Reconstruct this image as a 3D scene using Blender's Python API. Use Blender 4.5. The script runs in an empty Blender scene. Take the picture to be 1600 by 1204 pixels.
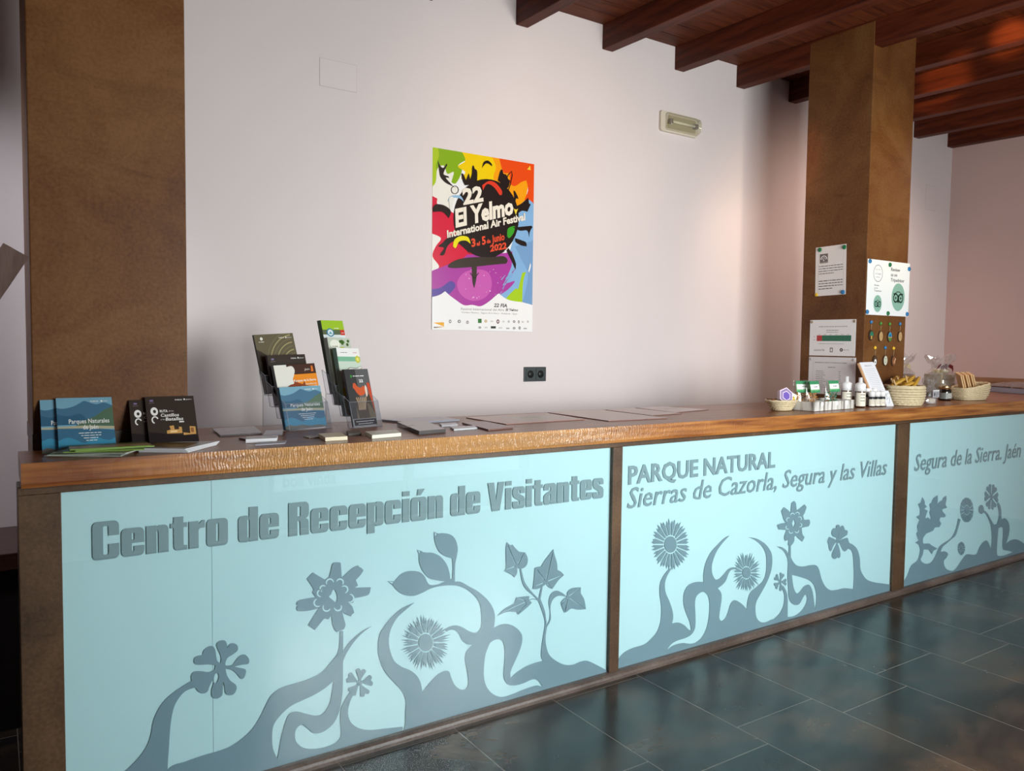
import bpy, bmesh, math, random
from math import sin, cos, pi, radians, sqrt, atan2
from mathutils import Vector, Matrix
from mathutils.geometry import tessellate_polygon
random.seed(7)
SC = bpy.context.scene
COL = SC.collection

# ------------------------------------------------------------------ camera
YAW, PITCH, ROLL, FPX = .5853, .0527, .0125, 1223.67
CAM = Vector((-.0484, -2.5309, 1.440))
FW = Vector((sin(YAW)*cos(PITCH), cos(YAW)*cos(PITCH), -sin(PITCH)))
_r = Vector((cos(YAW), -sin(YAW), 0)); _u = _r.cross(FW)
RT = _r*cos(ROLL) + _u*sin(ROLL); UP = -_r*sin(ROLL) + _u*cos(ROLL)
cd = bpy.data.cameras.new('camera'); cam = bpy.data.objects.new('camera', cd); COL.objects.link(cam)
cd.sensor_fit = 'HORIZONTAL'; cd.sensor_width = 36; cd.lens = 36*FPX/1600; cd.clip_start = .02; cd.clip_end = 200
M = Matrix.Identity(4)
for i in range(3):
    M[i][0] = RT[i]; M[i][1] = UP[i]; M[i][2] = -FW[i]; M[i][3] = CAM[i]
cam.matrix_world = M
SC.camera = cam
def ray(px, py): return FW + RT*((px-800)/FPX) - UP*((py-602)/FPX)
def at(px, py, ax, val):
    "measured point of the photograph, on the real plane axis ax = val"
    d = ray(px, py); t = (val-CAM[ax])/d[ax]
    return CAM + d*t

# ------------------------------------------------------------------ materials
MATS = {}
def nt(name):
    m = bpy.data.materials.new(name); m.use_nodes = True
    n = m.node_tree.nodes; l = m.node_tree.links
    return m, n, l, n['Principled BSDF']
def mat(name, col, rough=.5, metal=0, bump=0, bscale=60, var=0, vscale=6, coat=0, spec=.5, trans=0, alpha=1, emit=0, ior=1.45):
    if name in MATS: return MATS[name]
    m, n, l, b = nt(name)
    b.inputs['Base Color'].default_value = (*col, 1)
    b.inputs['Roughness'].default_value = rough
    b.inputs['Metallic'].default_value = metal
    b.inputs['Specular IOR Level'].default_value = spec
    b.inputs['Coat Weight'].default_value = coat
    b.inputs['Coat Roughness'].default_value = .08
    b.inputs['Transmission Weight'].default_value = trans
    b.inputs['IOR'].default_value = ior
    b.inputs['Alpha'].default_value = alpha
    if emit:
        b.inputs['Emission Color'].default_value = (*col, 1); b.inputs['Emission Strength'].default_value = emit
    tc = n.new('ShaderNodeTexCoord')
    if var:
        t = n.new('ShaderNodeTexNoise'); t.inputs['Scale'].default_value = vscale; t.inputs['Detail'].default_value = 4
        l.new(tc.outputs['Object'], t.inputs['Vector'])
        mx = n.new('ShaderNodeMix'); mx.data_type = 'RGBA'
        mx.inputs['A'].default_value = (*[c*(1-var) for c in col], 1)
        mx.inputs['B'].default_value = (*[min(1, c*(1+var)) for c in col], 1)
        l.new(t.outputs['Fac'], mx.inputs['Factor']); l.new(mx.outputs['Result'], b.inputs['Base Color'])
    if bump:
        t = n.new('ShaderNodeTexNoise'); t.inputs['Scale'].default_value = bscale; t.inputs['Detail'].default_value = 3
        l.new(tc.outputs['Object'], t.inputs['Vector'])
        bp = n.new('ShaderNodeBump'); bp.inputs['Strength'].default_value = bump; bp.inputs['Distance'].default_value = .01
        l.new(t.outputs['Fac'], bp.inputs['Height']); l.new(bp.outputs['Normal'], b.inputs['Normal'])
    MATS[name] = m
    return m
def flat(r, g, b, rough=.45):
    "printed ink, given as the colour it has on paper (0..255)"
    k = 'ink_%d_%d_%d_%d' % (r, g, b, rough*100)
    f = lambda v: ((v/255+.055)/1.055)**2.4 if v > 10 else v/255/12.92
    return mat(k, (f(r), f(g), f(b)), rough)
def ramp(n, pts):
    r = n.new('ShaderNodeValToRGB'); e = r.color_ramp.elements
    while len(e) < len(pts): e.new(.5)
    for q, (p, c) in zip(e, pts): q.position = p; q.color = (*c, 1)
    return r
def tex(n, l, kind, src, scale, detail=3, mapscale=None, loc=None, rot=None):
    mp = n.new('ShaderNodeMapping')
    if mapscale: mp.inputs['Scale'].default_value = mapscale
    if loc: mp.inputs['Location'].default_value = loc
    if rot: mp.inputs['Rotation'].default_value = rot
    l.new(src, mp.inputs['Vector'])
    t = n.new(kind); l.new(mp.outputs['Vector'], t.inputs['Vector'])
    if 'Scale' in t.inputs: t.inputs['Scale'].default_value = scale
    if 'Detail' in t.inputs: t.inputs['Detail'].default_value = detail
    return t
def m_wood(name, c1, c2, axis='x', rough=.4, sc=1., bump=.3, knots=True, coat=0):
    if name in MATS: return MATS[name]
    m, n, l, b = nt(name)
    tc = n.new('ShaderNodeTexCoord')
    ms = {'x': (1.2, 14, 14), 'y': (14, 1.2, 14), 'z': (14, 14, 1.2)}[axis]
    g = tex(n, l, 'ShaderNodeTexNoise', tc.outputs['Object'], 2.2*sc, 6, ms); g.inputs['Distortion'].default_value = .8
    w = tex(n, l, 'ShaderNodeTexNoise', tc.outputs['Object'], 9*sc, 3, ms)
    a = n.new('ShaderNodeMath'); a.operation = 'MULTIPLY_ADD'; a.inputs[1].default_value = .35
    l.new(w.outputs['Fac'], a.inputs[0]); l.new(g.outputs['Fac'], a.inputs[2])
    r = ramp(n, [(.42, c1), (.62, [(x+y)/2 for x, y in zip(c1, c2)]), (.85, c2)])
    l.new(a.outputs[0], r.inputs['Fac'])
    out = r.outputs['Color']
    if knots:
        v = tex(n, l, 'ShaderNodeTexVoronoi', tc.outputs['Object'], 1.0, 0, tuple(2.2 if x < 5 else 6 for x in ms))
        kr = ramp(n, [(.05, (.18, .16, .15)), (.14, (1, 1, 1))]); l.new(v.outputs['Distance'], kr.inputs['Fac'])
        mx = n.new('ShaderNodeMix'); mx.data_type = 'RGBA'; mx.blend_type = 'MULTIPLY'; mx.inputs['Factor'].default_value = .8
        l.new(out, mx.inputs['A']); l.new(kr.outputs['Color'], mx.inputs['B']); out = mx.outputs['Result']
    l.new(out, b.inputs['Base Color']); b.inputs['Specular IOR Level'].default_value = .5 if 'counter' in name else .25
    b.inputs['Roughness'].default_value = rough; b.inputs['Coat Weight'].default_value = coat; b.inputs['Coat Roughness'].default_value = .2
    if bump:
        bp = n.new('ShaderNodeBump'); bp.inputs['Strength'].default_value = bump; bp.inputs['Distance'].default_value = .004
        l.new(a.outputs[0], bp.inputs['Height']); l.new(bp.outputs['Normal'], b.inputs['Normal'])
    MATS[name] = m
    return m
def m_corten(name, cols, rough=.55, spec=.4):
    if name in MATS: return MATS[name]
    m, n, l, b = nt(name)
    tc = n.new('ShaderNodeTexCoord')
    g = tex(n, l, 'ShaderNodeTexNoise', tc.outputs['Object'], 2.3, 7); g.inputs['Roughness'].default_value = .65; g.inputs['Distortion'].default_value = .6
    f = tex(n, l, 'ShaderNodeTexNoise', tc.outputs['Object'], 90, 4)
    a = n.new('ShaderNodeMath'); a.operation = 'MULTIPLY_ADD'; a.inputs[1].default_value = .42
    l.new(f.outputs['Fac'], a.inputs[0]); l.new(g.outputs['Fac'], a.inputs[2])
    r = ramp(n, [(.52, cols[0]), (.70, cols[1]), (.88, cols[2])]); l.new(a.outputs[0], r.inputs['Fac'])
    # scratched streaks of wear, along the steel
    s = tex(n, l, 'ShaderNodeTexNoise', tc.outputs['Object'], 1.6, 5, (1.4, 1.4, 5.), (3, 1, 2), (0, .25, 0)); s.inputs['Distortion'].default_value = 1.2
    sr = ramp(n, [(.32, (.72, .68, .66)), (.42, (1, 1, 1))]); l.new(s.outputs['Fac'], sr.inputs['Fac'])
    mx = n.new('ShaderNodeMix'); mx.data_type = 'RGBA'; mx.blend_type = 'MULTIPLY'; mx.inputs['Factor'].default_value = .6
    l.new(r.outputs['Color'], mx.inputs['A']); l.new(sr.outputs['Color'], mx.inputs['B'])
    l.new(mx.outputs['Result'], b.inputs['Base Color'])
    b.inputs['Roughness'].default_value = rough; b.inputs['Specular IOR Level'].default_value = spec
    bp = n.new('ShaderNodeBump'); bp.inputs['Strength'].default_value = .15; bp.inputs['Distance'].default_value = .003
    l.new(f.outputs['Fac'], bp.inputs['Height']); l.new(bp.outputs['Normal'], b.inputs['Normal'])
    MATS[name] = m
    return m
def m_clear(name, tint=(1, 1, 1), gloss=.06, rough=.02, haze=0, fres=1.5):
    "thin clear sheet: see-through with a Fresnel reflection"
    if name in MATS: return MATS[name]
    m = bpy.data.materials.new(name); m.use_nodes = True
    n = m.node_tree.nodes; l = m.node_tree.links; n.clear()
    o = n.new('ShaderNodeOutputMaterial'); t = n.new('ShaderNodeBsdfTransparent'); g = n.new('ShaderNodeBsdfGlossy')
    t.inputs['Color'].default_value = (*tint, 1); g.inputs['Roughness'].default_value = rough
    lw = n.new('ShaderNodeLayerWeight'); lw.inputs['Blend'].default_value = .5
    pw = n.new('ShaderNodeMath'); pw.operation = 'POWER'; pw.inputs[1].default_value = 5; l.new(lw.outputs['Facing'], pw.inputs[0])
    ad = n.new('ShaderNodeMath'); ad.operation = 'MULTIPLY_ADD'; ad.use_clamp = True
    f0 = ((fres-1)/(fres+1))**2+gloss; ad.inputs[1].default_value = 1-f0; ad.inputs[2].default_value = f0
    l.new(pw.outputs[0], ad.inputs[0])
    mx = n.new('ShaderNodeMixShader'); l.new(ad.outputs[0], mx.inputs['Fac']); l.new(t.outputs[0], mx.inputs[1]); l.new(g.outputs[0], mx.inputs[2])
    out = mx.outputs[0]
    if haze:
        df = n.new('ShaderNodeBsdfDiffuse'); df.inputs['Color'].default_value = (.8, .82, .86, 1)
        m2 = n.new('ShaderNodeMixShader'); m2.inputs['Fac'].default_value = haze
        l.new(out, m2.inputs[1]); l.new(df.outputs[0], m2.inputs[2]); out = m2.outputs[0]
    l.new(out, o.inputs['Surface'])
    MATS[name] = m
    return m

# ------------------------------------------------------------------ mesh building
class MB:
    def __init__(s): s.v = []; s.f = []; s.m = []; s.mats = []; s.sm = []
    def mi(s, m):
        if m not in s.mats: s.mats.append(m)
        return s.mats.index(m)
    def add(s, vs, fs, m, smooth=False):
        o = len(s.v); s.v += [tuple(v) for v in vs]; k = s.mi(m)
        for f in fs: s.f.append([o+i for i in f]); s.m.append(k); s.sm.append(smooth)
        return s
    def box(s, x0, x1, y0, y1, z0, z1, m, T=None, bev=0):
        if bev:
            bm = bmesh.new()
            bmesh.ops.create_cube(bm, size=1)
            for v in bm.verts:
                v.co = Vector((x0+(v.co.x+.5)*(x1-x0), y0+(v.co.y+.5)*(y1-y0), z0+(v.co.z+.5)*(z1-z0)))
            bmesh.ops.bevel(bm, geom=list(bm.edges), offset=bev, segments=2, affect='EDGES', profile=.5)
            vs = [(T @ v.co if T else v.co.copy()) for v in bm.verts]; bm.verts.index_update()
            fs = [[v.index for v in f.verts] for f in bm.faces]; bm.free()
            return s.add(vs, fs, m)
        vs = [Vector((x, y, z)) for z in (z0, z1) for y in (y0, y1) for x in (x0, x1)]
        if T: vs = [T @ v for v in vs]
        return s.add(vs, [(0, 2, 3, 1), (4, 5, 7, 6), (0, 1, 5, 4), (2, 6, 7, 3), (0, 4, 6, 2), (1, 3, 7, 5)], m)
    def lathe(s, prof, m, c=(0, 0, 0), n=20, axis=None, sx=1, sy=1, smooth=True, T=None):
        vs = []; fs = []
        for r, z in prof:
            for k in range(n):
                a = 2*pi*k/n; p = Vector((c[0]+r*cos(a)*sx, c[1]+r*sin(a)*sy, c[2]+z))
                vs.append(T @ p if T else p)
        for i in range(len(prof)-1):
            for k in range(n):
                a = i*n+k; b = i*n+(k+1) % n; fs.append((a, b, b+n, a+n))
        if prof[0][0] > 1e-6: fs.append(tuple(range(n-1, -1, -1)))
        if prof[-1][0] > 1e-6: fs.append(tuple(range((len(prof)-1)*n, len(prof)*n)))
        return s.add(vs, fs, m, smooth)
    def tube(s, pts, r, m, n=8, smooth=True, caps=True):
        pts = [Vector(p) for p in pts]; vs = []; fs = []; up = Vector((0, 0, 1))
        for i, p in enumerate(pts):
            d = (pts[min(i+1, len(pts)-1)]-pts[max(i-1, 0)]).normalized()
            a = d.cross(up); 
            if a.length < .05: a = d.cross(Vector((1, 0, 0)))
            a.normalize(); b = d.cross(a); rr = r[i] if isinstance(r, (list, tuple)) else r
            for k in range(n):
                t = 2*pi*k/n; vs.append(p+a*rr*cos(t)+b*rr*sin(t))
        for i in range(len(pts)-1):
            for k in range(n):
                q = i*n+k; w = i*n+(k+1) % n; fs.append((q, w, w+n, q+n))
        if caps: fs.append(tuple(range(n-1, -1, -1))); fs.append(tuple(range((len(pts)-1)*n, len(pts)*n)))
        return s.add(vs, fs, m, smooth)
    def fill(s, fr, loops, m, h=0, th=0):
        "flat outline with holes on frame fr=(O,U,V,N), lifted h, thickness th towards the back"
        O, U, V, N = fr
        loops = [[Vector((p[0], p[1], 0)) for p in L] for L in loops]
        pts = [p for L in loops for p in L]
        tr = tessellate_polygon(loops)
        ft = []
        for t in tr:
            a, b, c = (pts[i] for i in t)
            cr = (b-a).cross(c-a).z
            if abs(cr) < 1e-14: continue
            ft.append(t if cr > 0 else (t[0], t[2], t[1]))
        vs = [O+U*p.x+V*p.y+N*h for p in pts]
        s.add(vs, ft, m)
        if th:
            s.add([v-N*th for v in vs], [tuple(reversed(t)) for t in ft], m)
            k = 0
            for L in loops:
                q = len(L); vv = vs[k:k+q]; k += q
                s.add(vv+[v-N*th for v in vv], [(i, i+q, (i+1) % q+q, (i+1) % q) for i in range(q)], m)
        return s
    def build(s, name, parent=None, loc=None, bevel=0):
        me = bpy.data.meshes.new(name)
        L = Vector(loc) if loc is not None else None
        me.from_pydata([tuple(Vector(v)-L) if L else v for v in s.v], [], s.f)
        for m in s.mats: me.materials.append(m)
        me.polygons.foreach_set('material_index', s.m); me.polygons.foreach_set('use_smooth', s.sm)
        me.update()
        o = bpy.data.objects.new(name, me); COL.objects.link(o)
        if L: o.location = L
        if parent: o.parent = parent
        if bevel:
            b = o.modifiers.new('bevel', 'BEVEL'); b.width = bevel; b.segments = 2; b.limit_method = 'ANGLE'
        return o
def tag(o, label=None, cat=None, group=None, kind=None):
    if label: o['label'] = label
    if cat: o['category'] = cat
    if group: o['group'] = group
    if kind: o['kind'] = kind
    return o
def empty(name, loc=(0, 0, 0), rz=0):
    o = bpy.data.objects.new(name, None); COL.objects.link(o); o.location = loc; o.rotation_euler = (0, 0, rz); o.empty_display_size = .05
    return o
def struct(o): o['kind'] = 'structure'; return o
def kids(o): return [c for c in bpy.data.objects if c.parent == o]
def copy_tree(o, parent=None):
    c = o.copy(); COL.objects.link(c)
    if parent: c.parent = parent
    for ch in kids(o): copy_tree(ch, c)
    return c

# ---- 2-D outline tools
def smooth(pts, seg=5):
    "Catmull-Rom through points; a third entry marks a sharp corner"
    n = len(pts); out = []
    for i in range(n):
        p0, p1, p2, p3 = pts[i-1], pts[i], pts[(i+1) % n], pts[(i+2) % n]
        if len(p1) > 2: p0 = p1
        if len(p2) > 2: p3 = p2
        for k in range(seg):
            t = k/seg
            q = [.5*(2*p1[j]+(-p0[j]+p2[j])*t+(2*p0[j]-5*p1[j]+4*p2[j]-p3[j])*t*t+(-p0[j]+3*p1[j]-3*p2[j]+p3[j])*t**3) for j in (0, 1)]
            if not out or (abs(q[0]-out[-1][0])+abs(q[1]-out[-1][1])) > 1e-6: out.append(tuple(q))
    return out
def P(s):
    "'x,y x,y* ...' -> points, * marks a sharp corner"
    r = []
    for w in s.split():
        c = w.endswith('*'); a, b = w.rstrip('*').split(',')
        r.append((float(a), float(b), 1) if c else (float(a), float(b)))
    return r
def strip(a, b, w0, w1=None):
    w1 = w0 if w1 is None else w1
    dx, dy = b[0]-a[0], b[1]-a[1]; L = sqrt(dx*dx+dy*dy) or 1; nx, ny = -dy/L, dx/L
    return [(a[0]+nx*w0/2, a[1]+ny*w0/2), (a[0]-nx*w0/2, a[1]-ny*w0/2), (b[0]-nx*w1/2, b[1]-ny*w1/2), (b[0]+nx*w1/2, b[1]+ny*w1/2)]
def stroke(pts, w):
    L = []; R = []
    for i, p in enumerate(pts):
        a = pts[max(i-1, 0)]; b = pts[min(i+1, len(pts)-1)]
        dx, dy = b[0]-a[0], b[1]-a[1]; q = sqrt(dx*dx+dy*dy) or 1
        ww = w[i] if isinstance(w, (list, tuple)) else w
        L.append((p[0]-dy/q*ww/2, p[1]+dx/q*ww/2)); R.append((p[0]+dy/q*ww/2, p[1]-dx/q*ww/2))
    return L+R[::-1]
def ell(cx, cy, rx, ry=None, n=24, a0=0, rot=0):
    ry = rx if ry is None else ry; o = []
    for k in range(n):
        a = a0+2*pi*k/n; x, y = rx*cos(a), ry*sin(a)
        o.append((cx+x*cos(rot)-y*sin(rot), cy+x*sin(rot)+y*cos(rot)))
    return o
def rect(x0, y0, x1, y1): return [(x0, y0), (x1, y0), (x1, y1), (x0, y1)]
def rrect(x0, y0, x1, y1, r, n=4):
    o = []
    for cx, cy, a in ((x1-r, y0+r, -pi/2), (x1-r, y1-r, 0), (x0+r, y1-r, pi/2), (x0+r, y0+r, pi)):
        for k in range(n+1): o.append((cx+r*cos(a+pi/2*k/n), cy+r*sin(a+pi/2*k/n)))
    return o

# ---- lettering: the built-in font turned into mesh
_T = {}
def glyphs(body, bold=0, shear=0, sp=1, res=3):
    k = (body, bold, shear, sp, res)
    if k in _T: return _T[k]
    c = bpy.data.curves.new('lettering', 'FONT'); c.body = body; c.offset = bold; c.shear = shear; c.space_character = sp
    c.resolution_u = res; c.fill_mode = 'FRONT'
    o = bpy.data.objects.new('lettering', c); COL.objects.link(o)
    dg = bpy.context.evaluated_depsgraph_get(); dg.update()
    me = bpy.data.meshes.new_from_object(o.evaluated_get(dg))
    vs = [(v.co.x, v.co.y) for v in me.vertices]; fs = [tuple(p.vertices) for p in me.polygons]
    bpy.data.objects.remove(o); bpy.data.curves.remove(c); bpy.data.meshes.remove(me)
    x0 = min((v[0] for v in vs), default=0); x1 = max((v[0] for v in vs), default=1)
    _T[k] = ([(x-x0, y) for x, y in vs], fs, max(x1-x0, 1e-6))
    return _T[k]
CAP = .729
def text(mb, fr, body, x, y, h, m, w=None, hgt=0, bold=0, shear=0, th=0, align='L', rot=0, sp=1, condense=None, res=2, mirror=False, warp=None):
    "cap height h, baseline y; w = total width to fit"
    O, U, V, N = fr
    vs, fs, W = glyphs(body, bold, shear, sp, res)
    sy = h/CAP; sx = (w/W) if w else sy*(condense or 1)
    tw = W*sx; x0 = x if align == 'L' else (x-tw/2 if align == 'C' else x-tw)
    c, s_ = cos(rot), sin(rot); pts = []
    for a, b in vs:
        a, b = a*sx, b*sy
        if mirror: a = tw-a
        if warp: a, b = warp(a, b)
        pts.append(O+U*(x0+a*c-b*s_)+V*(y+a*s_+b*c)+N*hgt)
    nrm = 1
    if fs:
        a, b, c_ = (pts[i] for i in fs[0][:3]); nrm = (b-a).cross(c_-a).dot(N)
    F = fs if nrm > 0 else [tuple(reversed(f)) for f in fs]
    mb.add(pts, F, m)
    if th:
        mb.add([p-N*th for p in pts], [tuple(reversed(f)) for f in F], m)
        cnt = {}
        for f in F:
            for i in range(len(f)):
                e = (f[i], f[(i+1) % len(f)]); cnt[e] = 1
        side = [(a, b) for a, b in cnt if (b, a) not in cnt]
        q = len(pts); mb.add(pts+[p-N*th for p in pts], [(a, a+q, b+q, b) for a, b in side], m)
    return tw
def greek(mb, fr, x, y, w, h, m, hgt, n=1, gap=1.8, seed=1, align='J'):
    "lines of writing too small to read in the photograph"
    rr = random.Random(seed)
    for i in range(n):
        yy = y-i*h*gap; xx = x; end = x+w*(1 if align == 'J' and i < n-1 else rr.uniform(.45, .9) if n > 1 else 1)
        while xx < end-h:
            ww = min(rr.uniform(1.2, 4.5)*h, end-xx)
            mb.fill(fr, [rect(xx, yy+h*.1, xx+ww, yy+h*.75)], m, hgt); xx += ww+h*.6

# ------------------------------------------------------------------ setting
W_Y = 1.28            # face of the long wall
X_R = 7.23           # right wall
X_L = -3.2
Y_R = -3.2            # wall with the entrance, behind the camera
KS = (W_Y-CAM.y)/(1.10-CAM.y)
SX = lambda x: CAM.x+(x-CAM.x)*KS
SZ = lambda z: CAM.z+(z-CAM.z)*KS
B_Z = SZ(3.172)           # underside of beams at the long wall
SLOPE = .0246
def m_plaster(name, col, amp=.03):
    m, n, l, b = nt(name)
    tc = n.new('ShaderNodeTexCoord')
    t = tex(n, l, 'ShaderNodeTexNoise', tc.outputs['Object'], .9, 3)
    r = ramp(n, [(.3, [c*(1-amp) for c in col]), (.7, [min(1, c*(1+amp)) for c in col])]); l.new(t.outputs['Fac'], r.inputs['Fac'])
    l.new(r.outputs['Color'], b.inputs['Base Color']); b.inputs['Roughness'].default_value = .6
    f = tex(n, l, 'ShaderNodeTexNoise', tc.outputs['Object'], 140, 3)
    bp = n.new('ShaderNodeBump'); bp.inputs['Strength'].default_value = .06; bp.inputs['Distance'].default_value = .003
    l.new(f.outputs['Fac'], bp.inputs['Height']); l.new(bp.outputs['Normal'], b.inputs['Normal'])
    MATS[name] = m
    return m
PL = m_plaster('painted_plaster', (.74, .67, .68))
struct(MB().box(-14, 18, -20, Y_R-.31, -.2, -.05, mat('pavement', (.42, .41, .39), .8, var=.15, vscale=3)).build('ground'))
PLR = m_plaster('rose_plaster', (.58, .41, .385))
def m_floor():
    m, n, l, b = nt('slate_tiles')
    tc = n.new('ShaderNodeTexCoord')
    sx = n.new('ShaderNodeSeparateXYZ'); l.new(tc.outputs['Object'], sx.inputs[0])
    cx = n.new('ShaderNodeCombineXYZ')
    ad = n.new('ShaderNodeMath'); ad.operation = 'ADD'; ad.inputs[1].default_value = 20*.68+.738
    l.new(sx.outputs['Y'], ad.inputs[0]); l.new(ad.outputs[0], cx.inputs['X'])
    ad2 = n.new('ShaderNodeMath'); ad2.operation = 'ADD'; ad2.inputs[1].default_value = 31*.4555-2.733
    l.new(sx.outputs['X'], ad2.inputs[0]); l.new(ad2.outputs[0], cx.inputs['Y'])
    br = n.new('ShaderNodeTexBrick'); l.new(cx.outputs[0], br.inputs['Vector'])
    br.offset = .79; br.offset_frequency = 2; br.squash = 1
    br.inputs['Scale'].default_value = 1; br.inputs['Brick Width'].default_value = .68; br.inputs['Row Height'].default_value = .4555
    br.inputs['Mortar Size'].default_value = .0017; br.inputs['Mortar Smooth'].default_value = .1; br.inputs['Bias'].default_value = 0
    br.inputs['Color1'].default_value = (.75, .75, .75, 1); br.inputs['Color2'].default_value = (1.25, 1.25, 1.25, 1)
    br.inputs['Mortar'].default_value = (1, 1, 1, 1)
    g = tex(n, l, 'ShaderNodeTexNoise', tc.outputs['Object'], 2.0, 8, (1, 1.6, 1)); g.inputs['Roughness'].default_value = .62; g.inputs['Distortion'].default_value = .5
    r = ramp(n, [(.3, (.006, .0065, .007)), (.47, (.016, .0145, .013)), (.58, (.044, .030, .021)), (.75, (.10, .058, .034))]); l.new(g.outputs['Fac'], r.inputs['Fac'])
    mx = n.new('ShaderNodeMix'); mx.data_type = 'RGBA'; mx.blend_type = 'MULTIPLY'; mx.inputs['Factor'].default_value = 1
    l.new(r.outputs['Color'], mx.inputs['A']); l.new(br.outputs['Color'], mx.inputs['B'])
    m2 = n.new('ShaderNodeMix'); m2.data_type = 'RGBA'; l.new(br.outputs['Fac'], m2.inputs['Factor'])
    l.new(mx.outputs['Result'], m2.inputs['A']); m2.inputs['B'].default_value = (.17, .15, .13, 1)
    l.new(m2.outputs['Result'], b.inputs['Base Color'])
    f = tex(n, l, 'ShaderNodeTexNoise', tc.outputs['Object'], 9, 5)
    rr = n.new('ShaderNodeMapRange'); rr.inputs['To Min'].default_value = .15; rr.inputs['To Max'].default_value = .33
    l.new(f.outputs['Fac'], rr.inputs['Value']); l.new(rr.outputs[0], b.inputs['Roughness'])
    b.inputs['Specular IOR Level'].default_value = .5
    f2 = tex(n, l, 'ShaderNodeTexNoise', tc.outputs['Object'], 26, 4)
    bp = n.new('ShaderNodeBump'); bp.inputs['Strength'].default_value = .12; bp.inputs['Distance'].default_value = .003
    l.new(f2.outputs['Fac'], bp.inputs['Height']); l.new(bp.outputs['Normal'], b.inputs['Normal'])
    return m
FLR = m_floor()
struct(MB().box(X_L-.3, 9.0, Y_R-.3, W_Y+.3, -.15, 0, FLR).build('floor'))
struct(MB().box(X_L-.3, X_R+.3, W_Y, W_Y+.25, 0, 3.7, PL).build('wall_back'))
struct(MB().box(X_R, X_R+.25, -1.27, W_Y, 0, 3.7, PLR).box(X_R+.25, 8.9, -1.27, -1.07, 0, 3.7, PLR).box(8.7, 8.9, Y_R, -1.27, 0, 3.7, PL).build('wall_right'))
struct(MB().box(X_L-.25, X_L, Y_R, W_Y, 0, 3.7, PL).build('wall_left'))
X3_, Z3_ = Vector((1, 0, 0)), Vector((0, 0, 1))
# wall behind the camera with the glazed entrance and windows
OPEN = [(1.62, 4.0, .02, 2.35), (5.2, 5.7, .9, 2.1)]
mb = MB(); xs = X_L-.25
for x0, x1, z0, z1 in OPEN:
    mb.box(xs, x0, Y_R-.25, Y_R, 0, 3.7, PL); mb.box(x0, x1, Y_R-.25, Y_R, z1, 3.6, PL)
    if z0 > 0: mb.box(x0, x1, Y_R-.25, Y_R, 0, z0, PL)
    xs = x1
mb.box(xs, 8.9, Y_R-.25, Y_R, 0, 3.7, PL)
struct(mb.build('wall_front'))
FRM = mat('window_frame_brown', (.10, .045, .025), .4)
PANE = m_clear('window_glass', (.97, .99, .98), .0, .0)
for i, (x0, x1, z0, z1) in enumerate(OPEN):
    door = z0 < .1
    e = struct(empty(('door_1' if door else 'window_%d' % i), (x0, Y_R-.12, z0)))
    w, h = x1-x0, z1-z0; f = MB(); t = .06
    if door: f.box(t, w-t, -.02, .02, .06, .29, FRM)
    for a in ((0, t, 0, h), (w-t, w, 0, h), (t, w-t, 0, t), (t, w-t, h-t, h), (w/2-t/2, w/2+t/2, t, h-t)):
        f.box(a[0], a[1], -.04, .04, a[2], a[3], FRM)
    f.build('frame', e)
    if door:
        s_ = MB(); text(s_, (Vector((0, .007, 0)), -X3_, Z3_, Vector((0, 1, 0))), 'boa vinda', -.56, .315, .10, mat('white_door_vinyl', (.85, .85, .85), .5), w=.42, bold=.03, mirror=True); s_.build('lettering', e)
    for k in (0, 1):
        p = MB().box(t+k*(w/2-t/2), w/2-t/2+k*(w/2-t/2), -.004, .004, t, h-t, PANE).build('pane', e)
# ceiling boards and beams
BW = m_wood('ceiling_boards_wood', (.040, .006, .002), (.135, .030, .008), 'x', .6, .8, .25)
BM = m_wood('beam_wood', (.034, .004, .0015), (.120, .022, .006), 'y', .55, .7, .3)
mb = MB()
ny = 32; dy = (W_Y-Y_R)/ny
for k in range(ny):
    ya = W_Y-k*dy; yb = ya-dy+.006; z = lambda y: B_Z+.149-(W_Y-y)*SLOPE
    mb.add([(X_L, ya, z(ya)), (X_R, ya, z(ya)), (X_R, yb, z(yb)), (X_L, yb, z(yb)),
            (X_L, ya, z(ya)+.02), (X_R, ya, z(ya)+.02), (X_R, yb, z(yb)+.02), (X_L, yb, z(yb)+.02)],
           [(0, 3, 2, 1)[::-1], (4, 7, 6, 5), (0, 1, 5, 4), (3, 7, 6, 2)], BW)
mb.box(X_L-.2, 9.0, Y_R-.2, W_Y+.2, 3.46, 3.52, BW)
struct(mb.build('ceiling'))
bx = [2.354, 2.963, 3.553, 4.125, 4.672, 5.20, 5.74, 6.275, 6.800]
bx = [SX(x) for x in bx]
bx = [bx[0]-.62*k for k in range(9, 0, -1)] + bx
NAMES = {9: 'leftmost ceiling beam in view, cut by the top edge above the wall', 10: 'second beam from the left along the white wall', 11: 'third beam from the left along the white wall, above the wall lamp',
         12: 'fourth beam from the left, meeting the top of the right pillar', 13: 'fifth beam from the left, ending just left of the pillar, lit orange at the right photo edge',
         14: 'beam right of the pillar with an orange lit patch close to the pillar', 15: 'beam right of the pillar, just below the one with the orange patch by the pillar',
         16: 'beam right of the pillar, the last but one before the rose wall', 17: 'last short beam, in the corner against the rose wall'}
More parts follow.
